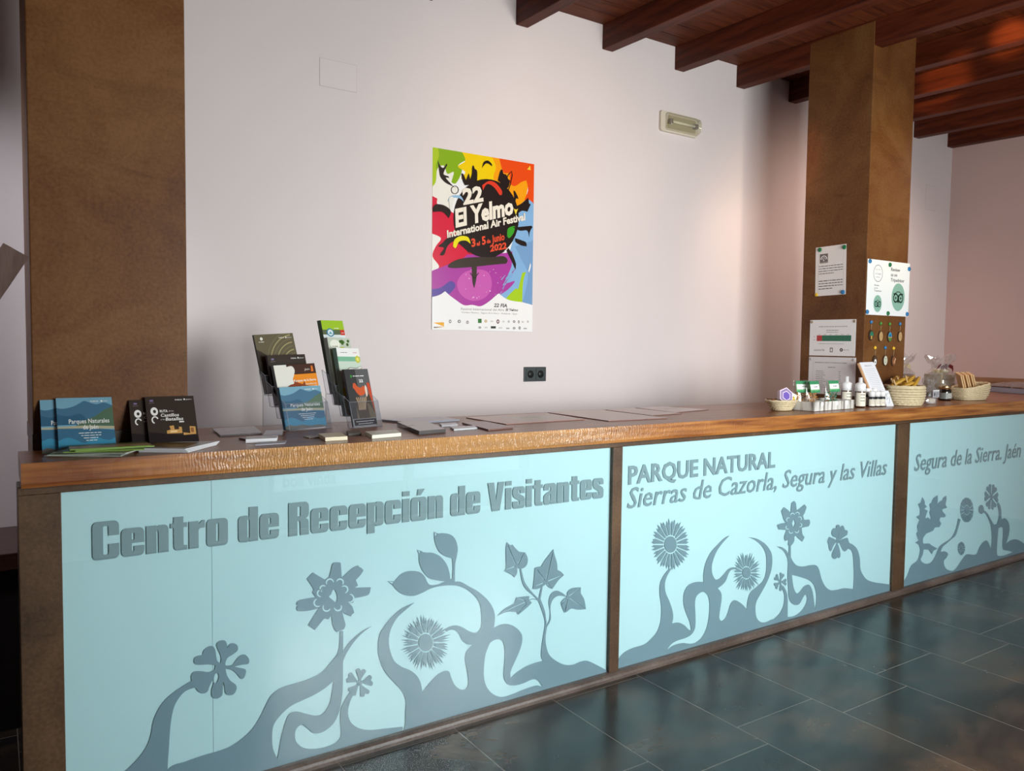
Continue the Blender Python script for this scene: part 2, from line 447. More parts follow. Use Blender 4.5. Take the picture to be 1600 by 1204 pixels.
for k, x in enumerate(bx):
    mb = MB(); vs = []
    w = .082 if k < 17 else .086
    for y in (Y_R, W_Y):
        z = B_Z-(W_Y-y)*SLOPE
        vs += [(0, y, z), (w, y, z), (w, y, z+.149), (0, y, z+.149)]
    mb.add(vs, [(0, 1, 2, 3), (7, 6, 5, 4), (0, 4, 5, 1), (1, 5, 6, 2), (2, 6, 7, 3), (3, 7, 4, 0)], BM)
    o = mb.build('ceiling_beam', bevel=.004); o.location = (x, 0, 0)
    if k in NAMES: tag(o, 'dark red wooden '+NAMES[k] if 'beam' in NAMES[k] else NAMES[k], 'beam', 'ceiling beams')
    else: tag(o, 'dark red wooden ceiling beam left of all the beams the photo shows', 'beam', 'ceiling beams')
# ------------------------------------------------------------------ pillars
COR = m_corten('rusty_steel', [(.090, .031, .009), (.138, .053, .015), (.180, .081, .026)], .5, .25)
CORD = m_corten('dark_rusty_steel', [(.035, .024, .015), (.070, .043, .026), (.105, .068, .042)], .45, .5)
CW = .4435; CF = .242
def pillar(x, label, h1=3.45):
    e = tag(empty('pillar', (x+CW/2, CF+CW/2, 0)), label, 'pillar')
    MB().box(-CW/2, CW/2, -CW/2, CW/2, 0, 3.375, COR).build('shaft', e, bevel=.004)
    return e
pil1 = pillar(.0478, 'wide rusty brown steel pillar rising behind the left end of the counter')
MB().box(-CW/2-.002, CW/2+.002, -CW/2-.004, CW/2+.002, 1.101, 1.150, CORD).build('base_band', pil1, bevel=.002)
pil2 = pillar(4.3300, 'rusty brown steel pillar behind the counter, with notices pinned on it')

# ------------------------------------------------------------------ counter
H = 1.10
SLB = m_wood('counter_top_wood', (.16, .045, .014), (.36, .135, .040), 'x', .30, 1., .12)
def m_edge():
    m, n, l, b = nt('hewn_counter_edge')
    tc = n.new('ShaderNodeTexCoord')
    g = tex(n, l, 'ShaderNodeTexNoise', tc.outputs['Object'], 2.2, 6, (1.2, 14, 22))
    r = ramp(n, [(.35, (.17, .045, .010)), (.55, (.37, .135, .028)), (.75, (.52, .23, .058))]); l.new(g.outputs['Fac'], r.inputs['Fac'])
    hm = n.new('ShaderNodeMix'); hm.data_type = 'RGBA'; l.new(r.outputs['Color'], hm.inputs['A']); hm.inputs['B'].default_value = (.68, .37, .13, 1); l.new(hm.outputs['Result'], b.inputs['Base Color'])  # lighter bare wood towards the middle; window glare is painted into this tint too
    # saw and adze marks, strongest over the middle of the slab
    w = tex(n, l, 'ShaderNodeTexWave', tc.outputs['Object'], 34, 3, (1, 1, .6)); w.inputs['Distortion'].default_value = 9; w.inputs['Detail Scale'].default_value = 1.6
    v = tex(n, l, 'ShaderNodeTexNoise', tc.outputs['Object'], 22, 3, (1.5, 1, 2.4))
    a = n.new('ShaderNodeMath'); a.operation = 'MULTIPLY_ADD'; a.inputs[1].default_value = .9
    l.new(v.outputs['Fac'], a.inputs[0]); l.new(w.outputs['Fac'], a.inputs[2])
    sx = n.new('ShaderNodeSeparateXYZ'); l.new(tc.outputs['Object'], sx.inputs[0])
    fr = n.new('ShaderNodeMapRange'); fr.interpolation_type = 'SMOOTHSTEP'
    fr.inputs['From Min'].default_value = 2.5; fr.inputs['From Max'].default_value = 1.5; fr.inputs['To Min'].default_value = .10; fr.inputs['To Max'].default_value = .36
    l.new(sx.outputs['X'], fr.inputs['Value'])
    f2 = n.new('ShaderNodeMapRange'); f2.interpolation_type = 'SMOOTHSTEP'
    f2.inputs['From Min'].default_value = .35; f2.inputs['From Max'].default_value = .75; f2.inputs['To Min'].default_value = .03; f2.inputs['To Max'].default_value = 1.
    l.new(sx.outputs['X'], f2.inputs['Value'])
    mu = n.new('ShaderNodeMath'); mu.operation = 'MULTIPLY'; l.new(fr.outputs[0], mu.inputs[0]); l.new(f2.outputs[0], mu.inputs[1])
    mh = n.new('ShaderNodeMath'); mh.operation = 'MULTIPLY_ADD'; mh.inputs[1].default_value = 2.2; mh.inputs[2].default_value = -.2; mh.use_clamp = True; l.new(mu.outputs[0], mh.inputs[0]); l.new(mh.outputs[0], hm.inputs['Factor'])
    bp = n.new('ShaderNodeBump'); bp.inputs['Distance'].default_value = .012
    l.new(mu.outputs[0], bp.inputs['Strength']); l.new(a.outputs[0], bp.inputs['Height']); l.new(bp.outputs['Normal'], b.inputs['Normal'])
    b.inputs['Roughness'].default_value = .36; b.inputs['Specular IOR Level'].default_value = .75
    b.inputs['Coat Weight'].default_value = .12; b.inputs['Coat Roughness'].default_value = .25; l.new(bp.outputs['Normal'], b.inputs['Coat Normal'])
    return m
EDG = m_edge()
counter = tag(empty('reception_counter', (0, 0, 0)), 'long reception counter with thick wooden top and frosted pale blue glass front', 'counter')
YF = -.04; SB = 1.031; YB = .650; XE = X_R-.003
# slab outline with notches for the two pillars, thin bevel at the hewn front
oc = [(.0084, YF), (XE, YF), (XE, W_Y-.002), (6.30, W_Y-.002), (6.30, YB), (4.330+CW+.003, YB), (4.330+CW+.003, CF-.003), (4.330-.003, CF-.003), (4.330-.003, YB), (.0478+CW+.003, YB), (.0478+CW+.003, CF-.006), (.0084, CF-.006)]
FRZ = (Vector((0, 0, 0)), Vector((1, 0, 0)), Vector((0, 1, 0)), Vector((0, 0, 1)))
mb = MB().fill(FRZ, [oc], SLB, H, 0)
mb.fill(FRZ, [oc], SLB, SB, 0)
n_ = len(oc)
for i in range(1, n_):
    a, b = oc[i], oc[(i+1) % n_]
    mb.add([(a[0], a[1], SB), (b[0], b[1], SB), (b[0], b[1], H), (a[0], a[1], H)], [(0, 1, 2, 3)], SLB)
# front edge, finely divided and slightly uneven as hewn
NX, NZ = 420, 6; vs = []; rg = random.Random(3)
for j in range(NZ+1):
    for i in range(NX+1):
        x = .0084+(XE-.0084)*i/NX; z = SB+(H-SB)*j/NZ
        k = 0 if j in (0, NZ) or i in (0, NX) else rg.uniform(-.0003, .0003)
        vs.append((x, YF-.0006-k+(.003 if j in (0, NZ) else 0), z))
fs = [(j*(NX+1)+i, j*(NX+1)+i+1, (j+1)*(NX+1)+i+1, (j+1)*(NX+1)+i) for j in range(NZ) for i in range(NX)]
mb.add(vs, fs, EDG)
mb.build('countertop', counter)
GT, GB = 1.0067, .028
G1, G1R, G2, G2R, G3 = .1038, 2.1430, 2.1960, 4.3036, 4.4233
G3R = 7.12
POST = m_corten('post_steel', [(.045, .025, .014), (.085, .046, .024), (.13, .075, .04)], .4, .5)
RAIL = m_corten('rail_steel', [(.055, .04, .033), (.10, .072, .06), (.15, .115, .10)], .32, .6)
for a, b in ((0, G1), (G1R, G2), (G2R, G3), (G3R, XE)):
    MB().box(a, b, -.012, .06, 0.0, GT, POST).build('post', counter, bevel=.002)
MB().box(0, XE, -.010, .10, GT, SB, POST).build('top_rail', counter, bevel=.002)
prof = [(-.020, 0), (-.020, .012), (-.017, .021), (-.010, .027), (0, .029), (.014, .029), (.014, 0)]
mb = MB(); q = len(prof)
for a, b in ((.0, XE),):
    vs = [(x, y-.0125, z) for x in (a, b) for y, z in prof]
    mb.add(vs, [tuple(range(q)), tuple(range(2*q-1, q-1, -1))]+[(i, i+q, (i+1) % q+q, (i+1) % q) for i in range(q)], RAIL)
mb.build('base_rail', counter)
MB().box(.002, .022, .062, .236, 0, GT, CORD).build('end_panel', counter)
BKP = mat('pale_blue_backing', (.535, .745, .795), .55)
BACK = mat('counter_back_board', (.05, .025, .015), .6)
MB().box(.03, XE-.01, .07, .085, .03, GT, BACK).build('back_board', counter)
GLS = m_clear('front_glass', (.97, 1, 1), .0, .0, 0, 1.52)
VIN = mat('grey_vinyl', (.20, .295, .355), .5)
VINT = mat('grey_vinyl_lettering', (.235, .325, .36), .5)
panes = []
for a, b in ((G1, G1R), (G2, G2R), (G3, G3R)):
    j_ = at(332, 1000, 1, .008).x if a == G1 else b
    MB().box(a, j_-.0006, .0080, .0120, GB-.01, GT, BKP).build('backing_panel', counter)
    if j_ < b: MB().box(j_+.0006, b, .0080, .0120, GB-.01, GT, BKP).build('backing_panel', counter)
    panes.append(MB().box(a, b, -.003, .0015, GB-.01, GT, GLS).build('glass_pane', counter))

# ------------------------------------------------------------------ lettering and plant decals on the counter glass
YV = .0050
FRV = (Vector((0, YV, 0)), Vector((1, 0, 0)), Vector((0, 0, 1)), Vector((0, -1, 0)))
def pl(px, py):
    p = at(px, py, 1, YV); return (p.x, p.z)
def crop(s, ox, oy):
    return lambda p: pl(ox+p[0]/s, oy+p[1]/s)
cA, cB, cC, cD, cE, cF = crop(3.3075, 200, 840), crop(7.082, 460, 860), crop(4.1526, 580, 820), crop(4.3, 960, 760), crop(5.0167, 1160, 760), crop(6.335, 1400, 740)
cG, cH = crop(9.264, 600, 930), crop(7.5235, 760, 830)
def clipz(L, z=.012): return [(x, max(y, z)) for x, y in L]
_lift = [0]
def decal(mb, c, outer, holes=(), seg=5, sm=True, m=None):
    _lift[0] = (_lift[0]+1) % 9
    o = clipz([c(p) for p in (smooth(P(outer), seg) if isinstance(outer, str) else outer)])
    hs = [[c(p) for p in (smooth(P(h), seg) if isinstance(h, str) else h)] for h in holes]
    mb.fill(FRV, [o]+hs, m or VIN, _lift[0]*.00008, .0005)
def spiky(mb, c, cx, cy, rx, ry, dx, dy, n=18, seed=1, jag=.10, gapw=.16, kk=4, cm=None):
    rr = random.Random(seed)
    decal(mb, c, ell(cx, cy, dx, dy, 22))
    for i in range(n):
        a0 = 2*pi*(i+gapw*.5)/n; a1 = 2*pi*(i+1-gapw*.5)/n; m = []
        ac = (a0+a1)/2
        hi = .16*(1/(2*pi/n))*(2*pi/n)
        ia, ib = ac-(a1-a0)*.34, ac+(a1-a0)*.34
        m.append((cx+dx*1.16*cos(ia), cy+dy*1.16*sin(ia)))
        q = kk*2
        for k in range(q+1):
            t = a0+(a1-a0)*k/q
            r = 1+rr.uniform(0, jag) if k % 2 else 1-jag*rr.uniform(.7, 1.5)
            m.append((cx+rx*r*cos(t), cy+ry*r*sin(t)))
        m.append((cx+dx*1.16*cos(ib), cy+dy*1.16*sin(ib)))
        decal(mb, c, m)
def hearts(mb, c, cx, cy, rx, ry, n=5, rot=0, w=.52, core=.13):
    decal(mb, c, ell(cx, cy, rx*core, ry*core, 12))
    for i in range(n):
        a = rot+2*pi*i/n
        prof = [(.02, -.035), (.30, -.10), (.62, -.27), (.86, -w*.62), (1.0, -.2), (.90, -.04), (.86, 0, 1), (.90, .04), (1.0, .2), (.86, w*.62), (.62, .27), (.30, .10), (.02, .035)]
        L = smooth(prof, 3)
        decal(mb, c, [(cx+rx*(u*cos(a)-v*sin(a)), cy+ry*(u*sin(a)+v*cos(a))) for u, v in L])
# --- first panel
mb = MB()
decal(mb, cA, "-190,1400* -70,1250 0,1192 60,1130 100,1070 120,1010 130,950 155,890 190,840 240,795 300,755 330,738* 326,715 340,692 375,688 415,693 447,682* 452,658* 415,653 365,656 343,645 345,620 365,608 385,605 390,585 410,565 435,558 450,575 455,605 462,635 474,645* 480,640 480,610 465,575 458,550 475,532 500,530 512,550 512,573* 525,550 545,544 565,555 567,580 545,600 515,620 503,650 508,660* 540,655 560,630 580,608 605,603 625,625 622,650 590,655 550,665* 575,671 605,678 610,695 600,722 585,727 565,705 540,683 504,676* 512,710 530,738 558,760 560,785 545,808 520,812 503,800 500,770 492,742* 490,790 485,815 460,830 435,820 432,790 438,765 446,742* 435,738* 420,770 410,795 385,803 360,790 350,772* 300,790 265,825 240,870 225,930 217,1000 212,1080 205,1190 200,1400*",
      ["450,705 462,698 470,715 462,742 450,752 444,730"])
decal(mb, cA, "100,1400* 205,1200 300,1155 400,1120 470,1100 530,1077 590,1037 640,990 680,930 710,870 740,815 790,775 850,755 930,730 1000,695 1050,640 1083,600* 1092,560 1097,480* 1112,480* 1112,588* 1140,545 1180,505 1220,475 1262,455* 1215,488 1170,535 1130,595 1111,640* 1110,780 1100,860 1085,915 1060,960 1020,995 980,1010 950,1002 925,980 900,965 880,975 865,1000 865,1040 880,1065 910,1085 960,1090 1020,1080 1070,1060 1096,1035 1102,1000 1098,940 1100,890 1115,850 1135,815 1158,785* 1172,800* 1150,840 1137,895 1145,940 1170,970 1210,988 1260,992 1323,985* 1420,975* 1420,1400*",
      ["772,1142* 750,1090 745,1030 752,970 785,920 840,870 900,840 960,812 1020,775 1062,738* 1055,800 1040,860 1010,905 970,918 920,908 870,897 835,910 815,950 795,1020 782,1090"])
B2 = "430,135 505,130 515,160* 525,300* 560,268 640,195 705,162* 715,180* 735,185* 765,215* 735,265 680,325* 690,350* 705,385* 668,408* 845,403* 838,450 805,495 665,525* 650,575 600,578* 640,615 662,690* 640,700* 625,728* 570,700 530,680* 550,760 565,820 545,870 500,885* 470,900* 440,860 420,790 412,710* 375,760* 330,750* 225,877* 210,855* 150,825* 210,730 275,635* 150,665 40,665 25,625 45,605* 25,590 60,545 240,512* 200,460 215,430 190,385 140,310* 205,240* 270,280 340,320* 385,290* 410,200"
def arc_hole(cx, cy, r, a0, a1, w, ext=0):
    pts = []
    d0, d1 = (cx+r*cos(a0), cy+r*sin(a0)), (cx+r*cos(a1), cy+r*sin(a1))
    for k in range(9):
        a = a0+(a1-a0)*k/8; pts.append((cx+r*cos(a), cy+r*sin(a)))
    return stroke(pts, [w*(.35+.65*sin(pi*(k+.5)/9)) for k in range(9)])
h2 = ["445,430 475,500 465,570 435,555 412,535 383,508 408,480 420,445"]
for x, y, r in ((392, 352, 40), (502, 350, 38), (550, 428, 40), (612, 525, 44), (480, 622, 40), (355, 628, 40), (258, 575, 42), (292, 470, 38), (318, 420, 36)):
    a = atan2(y-490, x-430); h2.append(arc_hole(x, y, r, a-1.75, a+1.75, 17))
decal(mb, cB, B2, h2[:1], 3)
for L in h2[1:]: mb.fill(FRV, [[cB(p) for p in L]], BKP, .0012, .0002)
hearts(mb, cA, 1197, 748, 68, 74, 5, -1.45, .62, .2)
decal(mb, cC, "100,1480* 210,1330 222,1204 225,1140 200,1075 150,1020 90,950 55,870 45,790 55,710 90,650 140,590 200,540 280,503* 230,545 170,600 130,670 115,740 122,810 150,880 200,920 250,940 295,975 320,1020 333,1085* 370,1035 420,980 470,948 505,950 520,990 545,1040 585,1067 620,1055 632,1010 622,940 610,870 620,820 660,775* 620,770 590,745 570,705 545,683 510,680 488,692* 478,682* 500,662 545,650 590,662 640,690 680,697 710,670 718,620 712,540 690,480 640,430 590,402 530,390 440,397 380,415 330,440 270,460 210,450 165,420 138,385* 160,355 200,315 250,298 310,303 345,330 365,370 385,388 430,385 478,365* 430,358 380,345 340,305 315,250 310,200 325,172* 360,178 400,180 450,205 490,255 508,310 513,350* 527,345* 530,280 526,215* 480,200 440,170 418,120 413,85 432,58* 460,52 510,60 545,90 562,150 555,205 545,260 543,367* 580,368 640,400 700,435 760,490 795,550 803,610 796,668* 840,645 890,642 940,665 975,705 980,750 965,810 935,880 905,950 905,995* 940,960 1000,920 1060,895 1117,880* 1103,850 1108,780 1120,700 1128,640 1120,590 1100,530 1085,492* 1050,455 1000,410 978,360 965,285* 975,283* 985,330 1000,375 1040,430 1087,478* 1094,440 1105,398* 1113,400* 1108,430 1099,480* 1125,550 1137,620 1139,650* 1157,610 1160,560 1152,500 1165,450 1200,425 1240,440 1277,468* 1240,459 1205,462 1175,490 1163,540 1166,610 1141,660* 1132,720 1135,780 1155,840 1200,880 1255,905 1310,905 1360,885 1400,880 1450,900 1535,945* 1580,965* 1580,1480*",
      ["770,765* 800,745 835,742 860,770 868,850 862,930 862,990 885,1030 930,1040 990,1025 1040,1003 1080,1005 1112,1048* 1075,1040 1035,1050 980,1070 920,1095 850,1115 790,1095 750,1050 732,990 732,920 742,840"])
for s in ("138,385 110,364 143,366", "318,200 300,160 330,172", "413,88 411,44 436,60"):
    decal(mb, cC, stroke([tuple(p) for p in P(s)], 5))
spiky(mb, cG, 605, 680, 318, 352, 103, 125, 17, 4, .19, .15, 3)
def veins(segs, w=13):
    r = []
    for s in segs:
        a, b = P(s); dx, dy = a[0]-b[0], a[1]-b[1]; L = sqrt(dx*dx+dy*dy)
        r.append(strip((b[0]+dx/L*10, b[1]+dy/L*10), (a[0], a[1]), w, w*.45))
    return r
decal(mb, cH, "240,125* 285,165* 305,152* 340,195 385,238* 455,245* 485,310 480,380 445,425 400,437 365,425* 360,490 330,540* 300,508 205,462* 232,430 230,300 230,200", veins(["250,150 348,392", "438,258 368,392", "232,448 345,408"]), 4)
decal(mb, cH, "788,207* 800,270 830,370 835,450* 880,475 912,512* 850,570 810,625 775,675* 735,655 700,615* 670,640 600,675 545,672* 560,560 570,430* 600,415 645,412* 680,350 740,270", veins(["783,232 702,575", "885,517 718,586", "765,662 708,606", "578,640 682,600", "600,450 688,578"]), 4)
decal(mb, cH, "1110,655* 1108,725* 1150,800 1170,912* 1080,918 1000,905 950,940 918,955* 895,900 875,840* 900,800 950,765* 955,710 1010,665", veins(["1090,675 965,764", "1150,898 972,778", "925,935 951,790", "885,855 940,785"]), 4)
decal(mb, cH, "505,757* 500,800* 535,835* 470,900 375,978* 355,945* 240,945 130,990* 210,910 330,845* 350,775* 420,765", veins(["190,952 470,822", "375,962 472,836", "365,788 465,812"], 11), 4)
decal(mb, cH, stroke([(495, 806), (520, 799), (548, 793), (600, 800), (615, 812)], 9))
mb.build('flower_decal', panes[0])
# --- second panel
mb = MB()
decal(mb, cD, "-20,1260* -5,1205 20,1170 60,1120 120,1085 200,1060 250,1020 290,970 312,900 315,800 305,720 308,650 330,600 368,550* 385,548* 355,600 340,650 345,710 370,770 390,830 395,880 388,918* 430,912 470,930 500,960 516,963* 512,930 500,890 480,840 465,780 470,710 500,660 550,640 600,640* 600,580 615,510 650,440 700,385 740,345 775,327* 730,375 690,430 665,490 655,540 660,590 680,625* 705,618 735,590 760,560 790,542 822,543* 822,553* 785,560 765,590 750,630 725,660 695,682* 718,715 720,760 710,830 705,880 718,903* 745,885 765,840 780,790 805,763 840,775 870,800 890,825* 895,770 915,710 960,670 1000,630 1020,570 1022,480 1010,430 980,385 940,355 900,340* 948,346 990,367 1024,395 1055,445 1061,506 1052,570 1026,640 986,715 958,765 948,810 953,870 972,903 1010,912 1060,890* 1060,1300* -20,1300*",
      ["545,860 542,790 550,740 580,711 610,710 632,740 640,800 635,880 620,950 590,1010 550,1045 510,1055 460,1050 400,1065 353,1098* 380,1060 420,1035 480,1015 520,990 543,945"])
decal(mb, cE, "40,1300* 40,1010 102,1000* 120,1040 145,1060 180,1062 240,1040 290,995 320,940 330,880 325,830 303,786* 320,775* 345,820 355,880 355,1020* 400,1015 450,985 490,935 508,880 495,846 475,870 450,915 420,927 385,910 365,870 360,800 355,700 358,600 353,558* 335,520 308,490 270,468* 310,474 345,500 362,532* 365,458* 380,460* 380,550* 400,590 430,618 480,625 530,615 575,615 600,645 620,720 650,780 690,810 740,808 800,795 870,802* 875,700 870,560 860,510 840,490 806,482* 822,438* 860,450 900,490 920,560 925,640 945,690 980,730 1040,750 1100,758 1210,775* 1210,1300*",
      ["388,690* 430,700 490,718 535,740 565,780 580,850 577,920 570,962* 562,900 550,820 530,775 510,768 480,785 450,825 425,835 405,800 395,750"])
spiky(mb, cD, 378, 388, 122, 160, 41, 55, 20, 9, .11, .2, 2)
spiky(mb, cD, 888, 578, 84, 122, 28, 38, 18, 5, .20, .2, 2)
decal(mb, cE, "385,130* 405,113 420,130* 425,185* 450,170 487,138* 503,160* 490,200 475,228* 485,260* 525,257* 530,285 520,310* 465,322* 470,370 488,395* 470,430* 440,405 420,385* 408,390 405,430 375,470* 357,455* 362,415* 335,425* 328,395 345,340* 285,335* 272,300* 300,288 340,283* 322,250 305,190* 325,160* 355,180 378,205*",
      ["403,252* 414,287* 400,322* 388,287*"], 3)
for L in [arc_hole(x, y, 15, atan2(y-285, (x-402))-1.7, atan2(y-285, (x-402))+1.7, 6) for x, y in ((392, 222), (430, 215), (447, 250), (450, 300), (425, 345), (380, 350), (355, 318), (360, 258))]:
    mb.fill(FRV, [[cE(p) for p in L]], BKP, .0012, .0002)
for s in ("740,420 735,400 705,385 700,350 715,325 735,328* 735,305 755,298 765,315 760,350 748,390", "752,422 755,380 768,320 790,305 805,340* 825,345 822,375 795,395", "760,427 800,405 825,402 832,425 845,460 815,500 795,505 775,470",
          "745,442 765,500 768,545 755,560 742,550* 738,560 720,567 703,550 705,515 728,470", "737,430 715,460 695,505 680,490 675,450* 668,430 680,395 700,400 730,415"):
    decal(mb, cE, s, (), 3)
decal(mb, cE, ell(747, 427, 13, 18, 14))
hearts(mb, cE, 297, 745, 50, 72, 5, 1.3, .62, .2)
mb.build('flower_decal', panes[1])
# --- third panel
mb = MB()
decal(mb, cF, "20,1300* 40,1120 60,1090 110,1010 150,910 210,860 235,790 240,745* 225,700 190,680* 225,660* 200,590* 220,570* 208,520* 235,455* 200,425* 238,405* 240,350* 218,300* 245,285* 262,230* 285,270* 285,300* 308,325* 280,345* 315,365* 300,400* 290,440* 318,430* 340,455* 345,430* 330,380* 342,350* 330,300* 352,285* 370,240* 412,213* 415,260* 410,300* 440,265* 455,270* 470,232* 499,215* 500,260* 490,300* 506,335* 460,350* 460,370* 492,405* 485,430* 440,430* 430,460* 448,490* 430,527* 385,530* 370,560* 330,580* 300,590* 268,640 270,690* 330,688* 350,705* 385,725* 412,740* 370,760* 355,795* 325,750* 275,748* 265,800 245,850 280,885 330,885 370,850 400,790 430,720 480,680 540,640 575,590 600,520 615,440* 640,450* 615,540 590,610 545,650 500,690 465,720 445,770 480,765 515,790 500,830 475,860 480,910 503,945* 560,960 600,930 620,900 660,840 700,795 760,800 800,790 830,720 870,670 900,660 920,690 940,745* 950,650 945,560 930,480 890,400 855,380* 870,360* 900,380 940,450 968,500* 1000,490 1020,400 1000,290* 1015,280* 1040,340 1045,450* 1080,440 1115,480 1125,550 1110,630 1088,690* 1140,655 1200,650 1267,690 1330,760 1420,700 1500,770 1620,720 1800,760* 1800,1000*",
      ["1015,535* 1055,530 1060,600 1055,700 1065,750 1110,760 1152,775* 1090,800 1030,812 1000,790 1005,650"], 4)
spiky(mb, cF, 702, 357, 66, 122, 24, 44, 16, 2, .05, .10, 3)
hearts(mb, cF, 945, 228, 68, 128, 6, 1.1, .62, .2)
decal(mb, cF, ell(845, 352, 27, 46, 18))
spiky(mb, cF, 648, 738, 36, 66, 12, 22, 12, 3, .08, .12, 2)
mb.build('flower_decal', panes[2])

# --- heavy condensed lettering, drawn as outlines (units: x width, y cap height 1)
def fat(body):
    "returns list of (loops, advance) for a heavy condensed grotesque"
    S = .27; X = .76  # stem, x-height
    def bowl(w, h, y0=0, r=.13, ri=.035, sx=S): return [rrect(0, y0-.01, w, y0+h+.01, r), rrect(sx, y0+.13, w-sx, y0+h-.13, ri)]
    G = {}
    w = .62
    G['o'] = ([bowl(w, X)], w)
    G['C'] = ([[rrect(0, -.015, .68, 1.015, .2), ][0:1]], .68)
    def cshape(w, h, gap0, gap1):
        r = .14; o = []
        arc = lambda cx, cy, rr, a0, a1: [(cx+rr*cos(a0+(a1-a0)*k/6), cy+rr*sin(a0+(a1-a0)*k/6)) for k in range(7)]
        o += [(w, gap1)] + arc(w-r, h-r, r, 0, pi/2) + arc(r, h-r, r, pi/2, pi) + arc(r, r, r, pi, 1.5*pi) + arc(w-r, r, r, 1.5*pi, 2*pi) + [(w, gap0), (w-S, gap0)]
        q = .035
        o += arc(w-S-q, .13+q, q, 0, -pi/2) + arc(S+q, .13+q, q, -pi/2, -pi) + arc(S+q, h-.13-q, q, pi, pi/2) + arc(w-S-q, h-.13-q, q, pi/2, 0) + [(w-S, gap1)]
        return o
    G['C'] = ([[cshape(.68, 1.01, .40, .62)]], .68)
    G['c'] = ([[cshape(.60, X, .29, .47)]], .60)
    e = cshape(.60, X, .25, .25)
    # e : bowl with a bar, open at the lower right
    w = .60; r = .14
    arc = lambda cx, cy, rr, a0, a1: [(cx+rr*cos(a0+(a1-a0)*k/6), cy+rr*sin(a0+(a1-a0)*k/6)) for k in range(7)]
    eo = [(w, .35)] + arc(w-r, X-r, r, 0, pi/2) + arc(r, X-r, r, pi/2, pi) + arc(r, r, r, pi, 1.5*pi) + arc(w-r, r, r, 1.5*pi, 2*pi) + [(w, .27), (w-S, .27)] + arc(w-S-.035, .165, .035, 0, -pi/2) + arc(S+.035, .165, .035, -pi/2, -pi) + [(S, .35)]
    G['e'] = ([[eo, rect(S, .45, w-S+.01, X-.14)]], w)
    no = [(0, 0), (S, 0), (S, X-.17), (S+.03, X-.13), (w-S-.03, X-.13), (w-S, X-.17), (w-S, 0), (w, 0), (w, X-.12)] + arc(w-.13, X-.13, .13, 0, pi/2) + [(S+.1, X), (S, X-.05), (S, X), (0, X)]
    G['n'] = ([[no]], w)
    G['t'] = ([[[(0.09, .12)] + arc(.22, .13, .13, pi, 1.5*pi) + [(.46, 0), (.46, .13), (.38, .13), (.36, .16), (.36, X-.13), (.46, X-.13), (.46, X), (.36, X), (.36, .93), (.09, .93), (.09, X), (0, X), (0, X-.13), (.09, X-.13)]]], .46)
    G['r'] = ([[[(0, 0), (S, 0), (S, .50), (.31, .55), (.45, .56), (.45, X+.01), (.38, X+.01), (S, X-.09), (S, X), (0, X)]]], .45)
    G['d'] = ([[[(w, 0), (w, 1), (w-S, 1), (w-S, X-.05), (w-S-.08, X+.01)] + arc(.13, X-.13, .13, pi/2, pi) + arc(.13, .13, .13, pi, 1.5*pi) + [(w-S-.08, -.01), (w-S, .05), (w-S, 0)], rrect(S, .12, w-S+.01, X-.12, .02)]], w)
    G['p'] = ([[[(0, -.22), (S, -.22), (S, .05), (S+.08, -.01)] + arc(w-.13, .13, .13, 1.5*pi, 2*pi) + arc(w-.13, X-.13, .13, 0, pi/2) + [(S+.08, X+.01), (S, X-.05), (S, X), (0, X)], rrect(S-.01, .12, w-S, X-.12, .02)]], w)
    G['i'] = ([[rect(0, 0, S, X)], [rect(0, .84, S, 1)]], S)
    G['R'] = ([[[(0, 0), (.28, 0), (.28, .44), (.33, .44), (.37, .40), (.38, 0), (.66, 0), (.655, .34)] + [(.64, .45), (.56, .50), (.63, .55), (.66, .63), (.66, .84)] + arc(.51, .85, .15, 0, pi/2) + [(0, 1)], rect(.28, .58, .385, .86)]], .67)
    G['V'] = ([[[(.20, 0), (.54, 0), (.74, 1), (.46, 1), (.375, .38), (.28, 1), (0, 1)]]], .74)
    G['s'] = ([[[(0, .25), (0, .13)] + arc(.13, .12, .13, pi, 1.5*pi) + arc(.44, .12, .13, 1.5*pi, 2*pi) + [(.57, .30), (.52, .40), (.27, .53), (.27, .62), (.34, .63), (.34, .52), (.56, .52), (.56, .64)] + arc(.43, X-.12, .13, 0, pi/2) + arc(.13, X-.12, .13, pi/2, pi) + [(0, .50), (.05, .40), (.31, .26), (.31, .14), (.24, .13), (.24, .25)]]], .57)
    G['a'] = ([[[(0, .12)] + arc(.12, .11, .12, pi, 1.5*pi) + [(.24, -.01), (.33, .06), (.34, 0), (.59, 0), (.59, X-.12)] + arc(.46, X-.12, .13, 0, pi/2) + arc(.13, X-.12, .13, pi/2, pi) + [(0, .52), (.25, .52), (.25, .63), (.33, .63), (.33, .50), (.10, .41), (0, .32)], [(.25, .14), (.33, .14), (.33, .38), (.25, .32)]]], .59)
    G['ó'] = (G['o'][0]+[[[(.24, .83), (.38, .83), (.54, 1.03), (.27, 1.03)]]], .62)
    x = 0; out = []
    for ch in body:
        if ch == ' ': x += .26; continue
        shapes, adv = G[ch]
        for loops in shapes: out.append([[(px+x, py) for px, py in L] for L in loops])
        x += adv+.055
    return out, x-.055
mb = MB()
shapes, Wd = fat('Centro de Recepción de Visitantes')
for loops in shapes:
    L2 = []
    for L in loops:
        o = []
        for a, b in L:
            t = a/Wd; o.append((.181+t*(2.106-.181), (.797-.004*t)+b*.112))
        L2.append(o)
    mb.fill(FRV, L2, VINT, .0009, .0005)
mb.build('lettering', panes[0])
mb = MB()
text(mb, FRV, 'PARQUE NATURAL', 2.246, .838, .082, VINT, w=.985, bold=.028, th=.0005, hgt=.0009)
mb.build('lettering', panes[1]); mb = MB()
text(mb, FRV, 'Sierras de Cazorla, Segura y las Villas', 2.243, .731, .096, VINT, w=1.985, shear=.22, bold=.006, th=.0005, hgt=.0009, rot=-.006)
